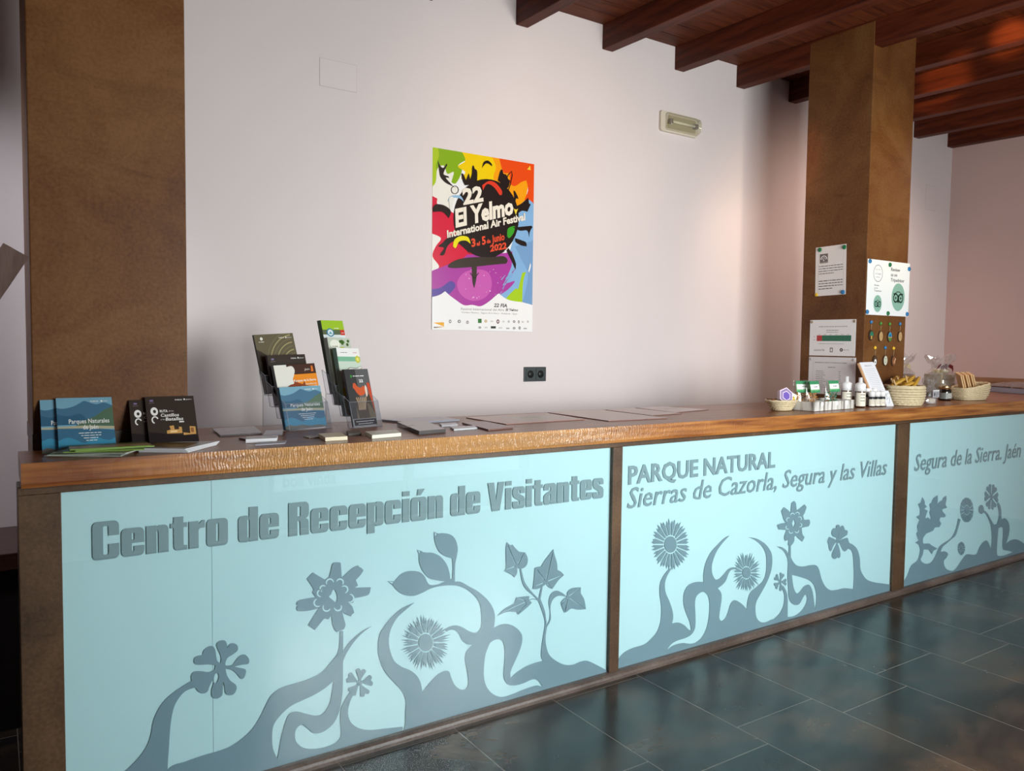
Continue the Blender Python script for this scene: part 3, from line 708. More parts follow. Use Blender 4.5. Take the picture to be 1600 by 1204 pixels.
mb.build('lettering', panes[1])
mb = MB()
text(mb, FRV, 'Segura de la Sierra. Jaén', 4.515, .715, .105, VINT, w=1.335, shear=.22, bold=.008, th=.0005, hgt=.0009, rot=-.005)
mb.build('lettering', panes[2])

# ------------------------------------------------------------------ things on the wall and pillars
X3, Y3, Z3 = Vector((1, 0, 0)), Vector((0, 1, 0)), Vector((0, 0, 1))
WHT = flat(242, 240, 240, .5)
BLK = flat(40, 32, 30, .35)
# festival poster
PX0, PZ0, PWW, PHH = SX(1.851), SZ(1.511), .636*KS, .932*KS
FP = (Vector((PX0, W_Y-.0035, PZ0)), X3, Z3, -Y3)
mb = MB()
NXP, NYP = 10, 14
def wav(u, v): return .0015+.010*max(0, (u-.80)/.2)**2*max(0, 1-abs(v-.55)/.25)+.003*max(0, (.06-v)/.06)*u
vs = [(PX0+PWW*i/NXP, W_Y-.0012, PZ0+PHH*j/NYP) for j in range(NYP+1) for i in range(NXP+1)]
gl = flat(240, 240, 242, .22)
mb.add(vs, [(j*(NXP+1)+i, j*(NXP+1)+i+1, (j+1)*(NXP+1)+i+1, (j+1)*(NXP+1)+i) for j in range(NYP) for i in range(NXP)], gl)
mb.box(PX0, PX0+PWW, W_Y-.0011, W_Y-.0003, PZ0, PZ0+PHH, gl)
FP = (Vector((PX0, W_Y-.0012, PZ0)), X3, Z3, -Y3)
def pu(p):
    q = at(660+p[0]/3.884, 220+p[1]/3.884, 1, W_Y)
    return (min(max(q.x-PX0, 0), PWW), min(max(q.z-PZ0, 0), PHH))
lay = [0]
def pp(s, col, sm=True, seg=4, r=.22):
    lay[0] += 1
    L = P(s) if isinstance(s, str) else s
    L = smooth(L, seg) if sm else [(a[0], a[1]) for a in L]
    o = []
    for p in [pu(q) for q in L]:
        if not o or abs(p[0]-o[-1][0])+abs(p[1]-o[-1][1]) > 1e-5: o.append(p)
    mb.fill(FP, [o], flat(*col, r), .0002+lay[0]*.000045)
K = (38, 28, 26)
pp("50,30* 250,60* 330,85* 240,130 215,150* 240,180 200,260 150,240 130,330 50,345*", (134, 176, 22))
pp("50,30* 90,32* 100,90 80,160 110,240 70,300 50,320*", (170, 200, 30))
pp("235,60* 470,100* 480,200 430,250 300,245 235,230 260,190 215,155 260,120", (240, 205, 10))
pp("420,95* 510,110* 545,250* 600,230 640,240 630,330 610,380 560,410* 480,300 430,230 445,160", (245, 160, 20))
pp("465,105* 690,140* 690,400* 620,372 640,300 630,240* 600,250 560,275 530,262* 525,200 490,190", (232, 78, 22))
pp("50,285* 80,250 90,170 130,150 150,200 190,190 175,260 215,290 190,360 170,420* 110,380 60,350*", (236, 234, 226))
pp("600,380* 640,355 690,395* 690,1000* 500,1000* 430,900 520,700* 560,560 580,450", (133, 178, 222))
pp("560,640* 690,600* 690,1000* 600,1000* 640,820 600,720", (120, 160, 205))
pp("50,330* 90,350* 90,385 130,400* 190,440* 200,520 310,690* 200,740 110,790 50,790*", (214, 30, 62))
pp("50,560* 100,580 110,600 80,640 60,700 100,760 70,790 50,790*", (238, 236, 232))
pp("50,790* 130,760 240,715 270,690* 500,680* 545,670* 540,760 500,860 560,850 520,900 460,940 350,1010* 240,1010* 140,930* 50,960*", (172, 62, 160))
pp("50,900* 110,890 170,850 200,880 160,930 135,920 50,960*", (92, 72, 158))
pp("250,800 330,780 400,800 420,880 380,950 300,970 230,930 210,860", (200, 92, 178))
pp("505,955* 560,900 580,900* 605,800* 628,795* 610,860 605,985* 560,985*", (168, 205, 24))
rr_ = random.Random(5)
for k in range(26):
    x, y = rr_.uniform(260, 500), rr_.uniform(770, 960)
    pp(ell(x, y, rr_.uniform(1, 5), rr_.uniform(1.5, 5), 7), (232, 190, 226), False)
for k in range(18):
    t = rr_.uniform(0, 1); x = 440+130*t; y = 930-190*t+rr_.uniform(-40, 40)
    pp(strip((x, y), (x+rr_.uniform(10, 30), y-rr_.uniform(20, 40)), 5, 2), rr_.choice([(133, 178, 222), (172, 62, 160), (150, 190, 230)]), False)
pp("640,790* 652,740* 656,760 645,800*", (236, 240, 244))
# globe and silhouettes
G_ = [(385+198*cos(2*pi*k/40), 470+238*sin(2*pi*k/40)) for k in range(40)]
pp(G_, K, False)
pp("290,680* 350,700 360,730* 430,730* 440,705 500,670*", K)
pp("155,765 170,740 230,715 320,705 420,705 490,700 515,725 505,745* 420,752 330,762 200,772", (62, 52, 44))
pp("298,755* 328,755* 326,830 313,893* 302,850", (62, 52, 44)); pp(strip((312, 835), (288, 800), 4), K, False); pp(strip((315, 835), (340, 800), 4), K, False)
pp("150,590 200,570 250,620* 290,690* 240,640 190,610 150,640 130,690 105,690 130,650 95,640 120,620", K)
pp("560,400* 600,380 640,345* 645,380* 655,385* 635,430* 600,425 570,450*", K)
pp("520,650* 545,690 565,745 562,782* 545,740 525,700 508,665*", K)
pp("92,118* 105,150 125,165 145,140 148,150* 130,185 128,205 155,215* 160,225 140,225 170,260 200,290* 180,275 140,255 108,220 100,180", K)
pp(stroke([(195+22*cos(a/10*2*pi), 298+24*sin(a/10*2*pi)) for a in range(11)], 4), K, False)
pp("236,200 248,205 262,240* 272,215 280,200 288,235* 298,200 300,160 308,150 316,170 330,185 330,240* 330,265* 255,270* 240,235", K)
pp("470,185 482,175 490,200 505,205 520,235* 530,240* 520,280 495,300* 475,260 455,240*", K)
pp(stroke([(500, 300), (512, 320), (530, 270), (543, 210), (540, 185), (520, 205), (505, 235)], 5), K, False)
pp("552,305 562,310 580,350 565,352 560,400* 548,395 555,350", K)
pp("360,165* 370,130 395,120 418,140 420,155* 400,140 380,140", K)
pp("360,270* 400,245 440,255 478,300 478,328 465,328* 430,280 390,262 365,300*", (222, 62, 40))
pp("148,375* 165,340 195,330 230,335 250,370* 225,350 190,345 165,350", (150, 190, 222)); pp("160,350 185,345 178,430* 165,420", (232, 232, 228))
pp("60,408* 80,385 130,392 170,425 158,470* 120,432 62,432*", K)
pp("183,640* 192,600 230,578 275,585 290,625* 260,605 220,612 200,650", (234, 222, 20))
pp("512,580* 515,535 545,518 560,520* 550,560 525,590", (60, 160, 40))
pp("545,525* 610,520 660,515* 665,525* 650,550 645,585* 635,545 590,545", K); pp("560,590* 590,600 625,615 630,640* 600,635 565,615", K)
pp("552,412* 566,418* 578,412* 570,430 565,450* 558,432", (240, 215, 70))
pp("632,175* 650,150* 655,178*", (245, 200, 60), False)
def ptext(body, A, B, hpx, col, bold=0, shear=0, up=.001):
    a, b = pu(A), pu(B); ang = atan2(b[1]-a[1], b[0]-a[0]); w = sqrt((b[0]-a[0])**2+(b[1]-a[1])**2)
    c = pu((A[0], A[1]-hpx)); h = abs(c[1]-a[1])
    lay[0] += 1
    text(mb, FP, body, a[0], a[1], h, flat(*col, .22), w=w, hgt=.0002+lay[0]*.000045, bold=bold, shear=shear, rot=ang)
CR = (240, 232, 218)
ptext('22', (245, 385), (370, 362), 92, CR, .045, .12)
ptext('El Yelmo', (198, 522), (556, 440), 105, CR, .045, .28)
ptext('International Air Festival', (148, 588), (628, 478), 44, CR, .035, .2)
ptext('3', (296, 643), (325, 637), 48, (230, 80, 50), .04, .15); ptext('al', (327, 636), (350, 632), 24, (230, 80, 50), .04, .15)
ptext('5', (360, 630), (387, 624), 48, (230, 80, 50), .04, .15); ptext('de', (389, 622), (412, 618), 24, (230, 80, 50), .04, .15)
ptext('Junio', (418, 618), (498, 600), 44, (230, 80, 50), .03, .25)
ptext('2022', (408, 672), (510, 652), 38, (230, 80, 50), .04, .15)
pp("50,948* 85,940 110,930* 135,912* 160,935 200,965 250,997 300,995 350,1003 400,975 435,945* 460,925* 500,955 540,970 600,978* 690,1002* 690,1200* 50,1200*", (240, 240, 242))
ptext('22 FIA', (430, 1007), (511, 1010), 22, (60, 55, 58), .03, .2)
ptext('Festival Internacional del Aire', (232, 1026), (492, 1032), 15, (120, 112, 112)); ptext('El Yelmo', (502, 1031), (577, 1033), 15, (50, 45, 50), .03, .2)
ptext('Cortijos Nuevos - Segura de la Sierra - Andalucía - Spain', (236, 1044), (572, 1054), 10, (120, 112, 112))
pp("66,1102* 128,1100* 128,1128* 66,1134*", (235, 170, 30), False); pp("66,1104* 128,1126* 66,1128*", (240, 240, 242), False); pp("66,1128* 120,1130* 66,1135*", (60, 60, 64), False)
for x, y, cc, rx_, ry_ in ((345, 1092, (60, 120, 60), 11, 13), (381, 1093, (190, 150, 60), 8, 9), (455, 1096, (100, 30, 50), 9, 13), (345, 1132, (40, 60, 50), 8, 6), (427, 1131, (50, 60, 50), 15, 7), (553, 1096, (80, 80, 84), 7, 8), (581, 1098, (90, 60, 60), 5, 9), (515, 1137, (90, 90, 94), 10, 4), (553, 1136, (90, 90, 94), 8, 7), (586, 1135, (50, 50, 54), 6, 9), (620, 1138, (110, 110, 114), 10, 4), (165, 1095, (130, 130, 134), 8, 11), (220, 1095, (110, 110, 114), 9, 10), (270, 1100, (120, 110, 114), 7, 10), (520, 1096, (160, 160, 164), 6, 7), (605, 1098, (170, 170, 174), 6, 5), (636, 1096, (190, 170, 170), 5, 7), (418, 1094, (190, 180, 176), 9, 4), (488, 1096, (200, 198, 196), 7, 6), (383, 1132, (180, 180, 184), 10, 4), (470, 1134, (180, 180, 184), 12, 4)):
    if rx_ > 10 and ry_ > 6: pp([(x-rx_, y-ry_), (x+rx_, y-ry_), (x+rx_, y+ry_), (x-rx_, y+ry_)], cc, False)
    else:
        pp(ell(x, y, rx_, ry_, 12), cc, False); pp(ell(x, y, rx_*.5, ry_*.5, 10), (228, 228, 230), False)
for x, y in ((165, 1118), (220, 1118)): ptext('···', (x-14, y+2), (x+14, y+3), 6, (120, 120, 124))
tag(mb.build('poster', loc=(PX0, W_Y, PZ0)), 'large multicoloured festival poster with a black globe taped on the white wall', 'poster')
# double socket
SKT = mat('graphite_plastic', (.045, .055, .06), .35); SKI = mat('graphite_plastic_dark', (.018, .022, .024), .4); MTL = mat('socket_contact', (.4, .4, .4), .3, 1)
e = tag(empty('wall_socket', (SX(2.51), W_Y, SZ(1.272))), 'dark grey double wall socket just above the counter', 'socket'); e.scale = (KS,)*3
MB().box(-.0755, .0755, -.009, -.0005, -.041, .041, SKT, bev=.003).build('frame', e)
for s in (-1, 1):
    c = s*.0345
    m_ = MB()
    fr = (Vector((c, -.0095, 0)), X3, Z3, -Y3)
    m_.fill(fr, [rrect(-.031, -.031, .031, .031, .004), ell(0, 0, .0215, n=28)], SKT, .002, .0025)
    m_.lathe([(.0215, 0), (.0205, -.008), (.0, -.008)], SKI, n=24, T=Matrix.Translation((c, -.0115, 0)) @ Matrix.Rotation(radians(90), 4, 'X'))
    for dx in (-.0095, .0095):
        m_.lathe([(.003, 0), (.003, .001), (0, .001)], BLK, n=10, T=Matrix.Translation((c+dx, -.0045, 0)) @ Matrix.Rotation(radians(90), 4, 'X'))
    for dz in (-.018, .018): m_.box(c-.003, c+.003, -.0105, -.006, dz-.002, dz+.002, MTL)
    m_.build('socket_insert', e)
# emergency lamp
LB = mat('lamp_cream_plastic', (.66, .60, .50), .4); LT = mat('lamp_reflector', (.42, .37, .22), .3); LG = m_clear('lamp_cover_clear', (.90, .88, .76), .03, .08, .12)
e = tag(empty('emergency_lamp', (SX(3.59), W_Y, SZ(2.838))), 'small cream emergency lamp with clear ribbed cover high on the wall', 'lamp'); e.scale = (KS,)*3
m_ = MB(); m_.fill((Vector((0, -.018, 0)), X3, Z3, -Y3), [rrect(-.162, -.062, .162, .062, .018)], LB, 0, .0175); m_.build('base', e)
m_ = MB(); m_.fill((Vector((.018, -.019, 0)), X3, Z3, -Y3), [rrect(-.125, -.040, .125, .040, .008)], LT, 0, .001); m_.build('reflector', e)
m_ = MB()
prof = [(-.052, -.018), (-.050, -.040), (-.040, -.056), (-.02, -.064), (.02, -.064), (.040, -.056), (.050, -.040), (.052, -.018)]
q = len(prof); n_ = 30; vs = []
for k in range(n_+1):
    x = -.122+.280*k/n_; r_ = 1-.012*(k % 2)
    s_ = .82 if k in (0, n_) else r_
    for z, y in prof: vs.append((x, -.018+(y+.018)*s_, z*s_))
fs = [(a*q+b, a*q+b+1, (a+1)*q+b+1, (a+1)*q+b) for a in range(n_) for b in range(q-1)]+[tuple(range(q)), tuple(n_*q+b for b in range(q-1, -1, -1))]
m_.add(vs, fs, LG, True); m_.build('cover', e)
m_ = MB(); m_.tube([(-.085, -.036, 0), (.120, -.036, 0)], .008, mat('fluorescent_tube', (.85, .82, .70), .3), 10)
m_.build('tube', e)
for x in (-.095, .128): MB().box(x-.012, x+.012, -.048, -.019, -.014, .014, mat('lamp_socket_dark', (.16, .12, .07), .5), bev=.002).build('tube_holder', e)
# blank covers in the wall
def cover_plate(x, y, z, lab, w=.2, h=.14):
    m_ = MB(); m_.fill((Vector((x, W_Y-.0003, z)), X3, Z3, -Y3), [rrect(0, 0, w, h, .004)], flat(186, 172, 172, .6), .0001)
    m_.fill((Vector((x, W_Y-.0003, z)), X3, Z3, -Y3), [rrect(.0022, .0022, w-.0015, h-.0015, .003)], PL, .0012, .0011)
    tag(m_.build('cover_plate', loc=(x, W_Y, z)), lab, 'cover plate')
cover_plate(SX(1.252), 0, SZ(2.640), 'white painted blank cover plate high on the wall right of the wide pillar', .195, .137)
a_ = at(1447, 288, 1, W_Y); b_ = at(1463, 330, 1, W_Y)
cover_plate(a_.x, 0, b_.z, 'painted blank cover plate on the wall right of the notice pillar', b_.x-a_.x, a_.z-b_.z)

# ---- notices on the right pillar
def magnet(parent, loc, axis, col, r=.0125, t=.007):
    T = Matrix.Translation(loc) @ (Matrix.Rotation(radians(-90), 4, 'Y') if axis == 'x' else Matrix.Rotation(radians(90), 4, 'X'))
    o = MB().lathe([(r, 0), (r, t*.55), (r*.8, t), (0, t*.85)], col, n=18, T=T).build('magnet', parent); return o
GRN = flat(20, 112, 66); BLU = flat(48, 122, 178); YEL = flat(226, 186, 52)
XP = 4.330
def side_sheet(name, y0, z0, w, h, lab, tilt=0, th=.0008, m=WHT):
    e = tag(empty(name, (XP-.0003, y0, z0)), lab, 'notice')
    c, s = cos(tilt), sin(tilt)
    fr = (Vector((-.001, 0, 0)), Vector((0, -c, s)), Vector((0, s, c)), -X3)
    mb = MB(); mb.fill(fr, [rect(0, 0, w, h)], m, 0, th)
    return e, mb, fr
DK = flat(70, 66, 70); GY = flat(120, 118, 124)
e, mb, fr = side_sheet('paper_notice', .588, 1.768, .215, .308, 'white typed A4 sheet held by round green, yellow and blue magnets on the pillar', .02, m=flat(236, 230, 228))
mb.fill(fr, [rect(.03, .205, .088, .263)], flat(110, 98, 96), .0002)
mb.fill(fr, [stroke([(.059+.022*cos(a), .228+.022*sin(a)) for a in [pi*k/8 for k in range(9)]], .005)], WHT, .0004)
mb.fill(fr, [stroke([(.059+.013*cos(a), .226+.013*sin(a)) for a in [pi*k/8 for k in range(9)]], .003)], WHT, .0004)
mb.fill(fr, [[(.055, .216), (.064, .222), (.056, .232)]], WHT, .0004); text(mb, fr, 'JUNTA DE ANDALUCIA', .033, .2085, .004, WHT, w=.052, hgt=.0004)
greek(mb, fr, .024, .183, .168, .0062, DK, .0003, 4, 2.5, 1); greek(mb, fr, .024, .090, .168, .0068, BLK, .0003, 4, 2.4, 2)
for q in (rect(.020, .02, .0206, .28), rect(.196, .02, .1966, .28)): mb.fill(fr, [q], GY, .0002)
mb.build('sheet', e)
for u, v, c in ((.024, .292, GRN), (.196, .293, GRN), (.010, .010, YEL), (.196, .018, BLU)): magnet(e, (-.002, -u, v), 'x', c, .0135 if c != YEL else .011)
e, mb, fr = side_sheet('timetable_plate', .618, 1.392, .322, .226, 'white timetable plate with a red and green bar on the pillar', 0, .003)
text(mb, fr, 'HORARIO DE APERTURA DEL CENTRO DE VISITANTES', .065, .180, .0058, DK, w=.20, hgt=.0002, bold=.01)
greek(mb, fr, .12, .158, .085, .0045, DK, .0003, 1, 2, 5); greek(mb, fr, .12, .146, .085, .0035, DK, .0003, 1, 2, 6)
mb.fill(fr, [rect(.052, .092, .09, .128)], flat(190, 60, 62), .0002); mb.fill(fr, [rect(.09, .092, .292, .128)], flat(44, 112, 82), .0002)
for k in range(1, 7): mb.fill(fr, [rect(.052+.04*k, .092, .0526+.04*k, .128)], flat(80, 130, 104), .0003); greek(mb, fr, .052+.04*k-.03, .132, .018, .003, GY, .0003, 1, 2, 20+k)
mb.fill(fr, [rect(.052, .1095, .292, .1100)], flat(80, 130, 104), .0003)
greek(mb, fr, .03, .117, .012, .005, flat(190, 80, 80), .0003); greek(mb, fr, .03, .097, .012, .005, flat(190, 80, 80), .0003)
greek(mb, fr, .065, .074, .18, .0035, GY, .0003, 1, 2, 8)
text(mb, fr, 'cazorla', .035, .030, .014, GY, w=.075, hgt=.0002, shear=.2)
mb.fill(fr, [rrect(.148, .022, .17, .052, .005), ell(.159, .036, .006, .009, 10)], flat(140, 138, 144), .0002)
mb.fill(fr, [ell(.228, .038, .012, .012, 6)], DK, .0002); mb.fill(fr, [ell(.228, .038, .004, .004, 6)], WHT, .0003); text(mb, fr, 'sierras', .243, .035, .007, DK, w=.038, hgt=.0002)
mb.build('sheet', e)
SCW = mat('screw_brass', (.42, .34, .24), .35, .6)
for u, v in ((.012, .214), (.310, .214)): magnet(e, (-.0015, -u, v), 'x', SCW, .009, .003).name = 'screw_cap'
e, mb, fr = side_sheet('rules_plate', .618, 1.150, .330, .234, 'lower of the two white plates on the pillar, with a typed price list', 0, .003, flat(228, 224, 226))
text(mb, fr, 'BIENVENIDOS AL CASTILLO DE SEGURA DE LA SIERRA', .045, .196, .0062, DK, w=.225, hgt=.0002, bold=.012)
greek(mb, fr, .14, .168, .05, .005, DK, .0003, 1, 2, 9)
for k in range(10): greek(mb, fr, .055, .142-.0125*k, .05+.012*((k*7) % 3), .0045, GY, .0003, 1, 2, 30+k); greek(mb, fr, .215, .142-.0125*k, .016, .0045, GY, .0003, 1, 2, 50+k)
for q in (rect(.03, .02, .0305, .215),): mb.fill(fr, [q], GY, .0002)
mb.build('sheet', e)
for u, v in ((.014, .220), (.314, .220)): magnet(e, (-.0015, -u, v), 'x', flat(190, 182, 184), .009, .003).name = 'screw_cap'
# review sheet on the front of the pillar
e = tag(empty('review_notice', (4.338, CF-.0003, 1.645)), 'white review sheet with two round green owl badges and round magnets', 'notice')
fr = (Vector((0, -.001, 0)), X3, Z3, -Y3); mb = MB(); mb.fill(fr, [rect(0, 0, .458, .334)], flat(240, 243, 245), 0, .0008)
mb.fill(fr, [[(0, 0), (.458, 0), (.458, .334), (0, .334)]], flat(240, 243, 245), .0001)
MNT = flat(140, 184, 166); OWL = flat(10, 40, 34)
def owl(cx, cy, s):
    mb.fill(fr, [ell(cx, cy, .82*s, .98*s, 32)], MNT, .0003)
    mb.fill(fr, [[(cx-.62*s, cy+.27*s), (cx-.42*s, cy+.26*s), (cx-.15*s, cy+.40*s), (cx+.15*s, cy+.40*s), (cx+.42*s, cy+.26*s), (cx+.62*s, cy+.27*s), (cx+.5*s, cy+.05*s), (cx+.05*s, cy-.38*s), (cx, cy-.46*s), (cx-.05*s, cy-.38*s), (cx-.5*s, cy+.05*s)]], OWL, .0005)
    mb.fill(fr, [[(cx, cy+.12*s), (cx-.28*s, cy+.30*s), (cx, cy+.35*s), (cx+.28*s, cy+.30*s)]], MNT, .0007)
    for d in (-1, 1):
        for r, m_, h_ in ((.34, OWL, .0009), (.23, MNT, .0011), (.09, OWL, .0013)): mb.fill(fr, [ell(cx+d*.31*s, cy-.07*s, r*s*.92, r*s, 20)], m_, h_)
owl(.338, .118, .088); owl(.118, .070, .053)
mb.fill(fr, [stroke([(.112+.047*cos(2*pi*k/28), .253+.050*sin(2*pi*k/28)) for k in range(29)], .0035)], flat(110, 105, 112), .0003)
text(mb, fr, 'Recommended', .084, .274, .006, GY, w=.056, hgt=.0003); text(mb, fr, 'on Google', .082, .246, .011, GY, w=.062, hgt=.0003); greek(mb, fr, .09, .228, .045, .004, GY, .0003)
for k, s in enumerate(('Review', 'us on', 'Tripadvisor')):
    text(mb, fr, s, .250, .276-.032*k, .021, flat(55, 50, 60), w=(.098, .068, .150)[k], hgt=.0003, bold=.018)
    text(mb, fr, s, .078, .176-.0165*k, .0098, flat(70, 66, 72), w=(.050, .035, .078)[k], hgt=.0003, bold=.01)
mb.build('sheet', e)
for u, v, c in ((.020, .320, BLU), (.232, .312, GRN), (.446, .300, BLU), (.010, .016, BLU), (.230, .014, GRN), (.442, .016, BLU)): magnet(e, (u, -.002, v), 'y', c, .0135)
# little painted wooden discs hanging from coloured pins
WD = mat('pale_wood', (.52, .33, .15), .5, var=.2, vscale=40); BRK = mat('bark', (.07, .035, .018), .8); CRD = mat('string', (.50, .36, .22), .8)
discs = [(.063, 1.601, .1, 'BLUE', 'tree', 'round wooden charm painted with a dark green tree, hung from a blue pin'),
         (.164, 1.595, .1, 'GREEN', 'burn', 'pale wooden disc charm with burnt drawing, second from left in the upper row'),
         (.261, 1.594, .1, 'GREEN', 'lake', 'wooden charm painted with a bright blue sky and green meadow'),
         (.374, 1.597, .1, 'BLUE', 'burn2', 'pale wooden disc charm at the right end of the upper row'),
         (.113, 1.446, .1, 'YELLOW', 'owl', 'dark wooden charm with a small white figure, left of the lower row'),
         (.222, 1.447, .1, 'BLUE', 'pale', 'whitish oval charm with a green drawing, middle of the lower row'),
         (.314, 1.444, .1, 'YELLOW', 'brown', 'reddish brown wooden charm under a yellow pin, right of the lower row')]
PC = {'BLUE': BLU, 'GREEN': flat(70, 140, 50), 'YELLOW': flat(236, 190, 50)}
for u, z, _, pc, kind, lab in discs:
    e = tag(empty('wooden_charm', (XP+u, CF, z)), lab, 'charm', 'painted wooden charms on the pillar')
    TY = Matrix.Rotation(radians(90), 4, 'X')
    MB().lathe([(.0115, .001), (.0105, .006), (.0045, .012), (0, .0135)], PC[pc], n=12, T=TY).build('pin', e)
    MB().tube([(0, -.004, -.006), (.002, -.006, -.02), (-.001, -.006, -.035), (0, -.006, -.047)], .0013, CRD, 5).build('string', e)
    rx_, rz_ = (.022, .032)
    cz = -.047-rz_
    d = MB()
    face = {'brown': mat('reddish_wood', (.22, .08, .035), .5), 'pale': flat(206, 204, 184), 'tree': BRK, 'owl': BRK}.get(kind, WD)
    f2 = (Vector((0, -.009, cz)), X3, Z3, -Y3)
    d.fill(f2, [ell(0, 0, rx_, rz_, 22)], BRK, 0, .0085); d.fill(f2, [ell(0, 0, rx_*.88, rz_*.90, 22)], face, .0004)
    if kind == 'tree':
        for a, b, r in ((.002, .010, .014), (-.009, .004, .009), (.011, .003, .009)): d.fill(f2, [ell(a, b, r, r*.9, 9)], flat(40, 118, 92), .0007+b*.01)
        d.fill(f2, [rect(-.006, -.024, .006, -.004)], flat(206, 160, 80), .0006)
    if kind == 'lake':
        d.fill(f2, [[(rx_*.86*cos(a), rz_*.88*sin(a)) for a in [pi*k/10 for k in range(11)]]], flat(50, 146, 190), .0006)
        d.fill(f2, [[(rx_*.86*cos(a), rz_*.88*sin(a)) for a in [pi+.25+(pi-.5)*k/10 for k in range(11)]]], flat(80, 128, 60), .0006)
        d.fill(f2, [[(-.008, 0), (.004, -.004), (.006, .018), (-.002, .012)]], flat(20, 60, 90), .0009)
    if kind in ('burn', 'burn2'):
        for k in range(5): d.fill(f2, [strip((-.010+.004*k, -.012+.005*((k*3) % 4)), (-.008+.005*k, .010-.003*k), .0014)], flat(120, 80, 40), .0006)
    if kind == 'owl': d.fill(f2, [ell(0, -.008, .012, .018, 14)], WHT, .0006); d.fill(f2, [ell(0, -.009, .005, .007, 10)], DK, .0008)
    if kind == 'pale': d.fill(f2, [stroke([(-.008, .014), (.007, .010), (-.002, 0), (.008, -.008), (-.006, -.016)], .004)], flat(90, 130, 96), .0006)
    if kind == 'brown': d.fill(f2, [ell(.004, -.006, .008, .012, 12)], flat(200, 150, 110), .0006); d.fill(f2, [ell(.014, .010, .006, .008, 10)], flat(206, 170, 140), .0007)
    d.build('disc', e)

# ------------------------------------------------------------------ leaflets on the counter
def frame3(TL, TR, BL, ytl, ytr, ybl, zb):
    a = at(*TL, 1, ytl); b = at(*TR, 1, ytr); c = at(*BL, 1, ybl); c.z = zb
    U = (b-a); w = U.length; U.normalize(); V = (a-c); V -= U*V.dot(U); h = V.length; V.normalize()
    N = U.cross(V); O = a-V*h
    return (O, U, V, N), w, h
def sheetbox(mb, fr, w, h, t, face, edge):
    O, U, V, N = fr
    vs = [O+U*x+V*y-N*d for d in (t, 0) for y in (0, h) for x in (0, w)]
    mb.add(vs, [(0, 2, 3, 1), (0, 1, 5, 4), (2, 6, 7, 3), (0, 4, 6, 2), (1, 3, 7, 5)], edge); mb.add(vs[4:], [(0, 1, 3, 2)], face)
PGE = flat(226, 226, 230, .5)
def S(w, h, L): return [(x*w, y*h) for x, y in L]
def a_blue(mb, fr, w, h):
    f = lambda L, c, k: mb.fill(fr, [S(w, h, smooth(P(L), 3) if isinstance(L, str) else L)], flat(*c, .3), .0002+k*.00005)
    f([(0, 0), (1, 0), (1, 1), (0, 1)], (120, 168, 190), 0)
    f("0,.5* 0,.82* .12,.80 .30,.84 .42,.90 .50,.94 .60,.90 .72,.87 .85,.90 1,.84* 1,.5*", (72, 114, 142), 1)
    f("0,.5* 0,.70* .2,.66 .4,.70 .5,.62 .6,.5*", (56, 98, 126), 2)
    f("1,.45* 1,.82* .85,.76 .66,.64 .45,.56 .30,.47*", (86, 112, 92), 3)
    f([(0, .44), (1, .40), (1, .45), (.5, .48), (0, .47)], (180, 176, 150), 4)
    f("0,.05* 0,.44* .35,.43 .65,.42 1,.38* 1,.05*", (64, 110, 140), 5)
    f("0,.02* 0,.22* .15,.27 .28,.24 .45,.16 .62,.27 .78,.22 .9,.20 1,.24* 1,.02*", (66, 142, 176), 6)
    f("0,0* 0,.06* .10,.10 .25,.07 .4,.09 .6,.05 .8,.06 1,.03* 1,0*", (112, 112, 108), 7)
    c = flat(238, 240, 238, .3); text(mb, fr, 'Parques Naturales', .20*w, .52*h, .085*h, c, w=.72*w, hgt=.0008, bold=.01); text(mb, fr, 'de Jaén', .44*w, .41*h, .085*h, c, w=.27*w, hgt=.0008, bold=.01)
    for k in range(4): greek(mb, fr, (.36+.04*k)*w, (.335-.045*k)*h, (.42-.07*k)*w, .018*h, c, .0008, 1, 2, k)
    text(mb, fr, 'Andalucía', .60*w, .915*h, .028*h, c, w=.15*w, hgt=.0008, bold=.02); mb.fill(fr, [ell(.81*w, .925*h, .018*w, .018*h, 10)], c, .0008); text(mb, fr, 'Jaén', .84*w, .918*h, .024*h, c, w=.08*w, hgt=.0008)
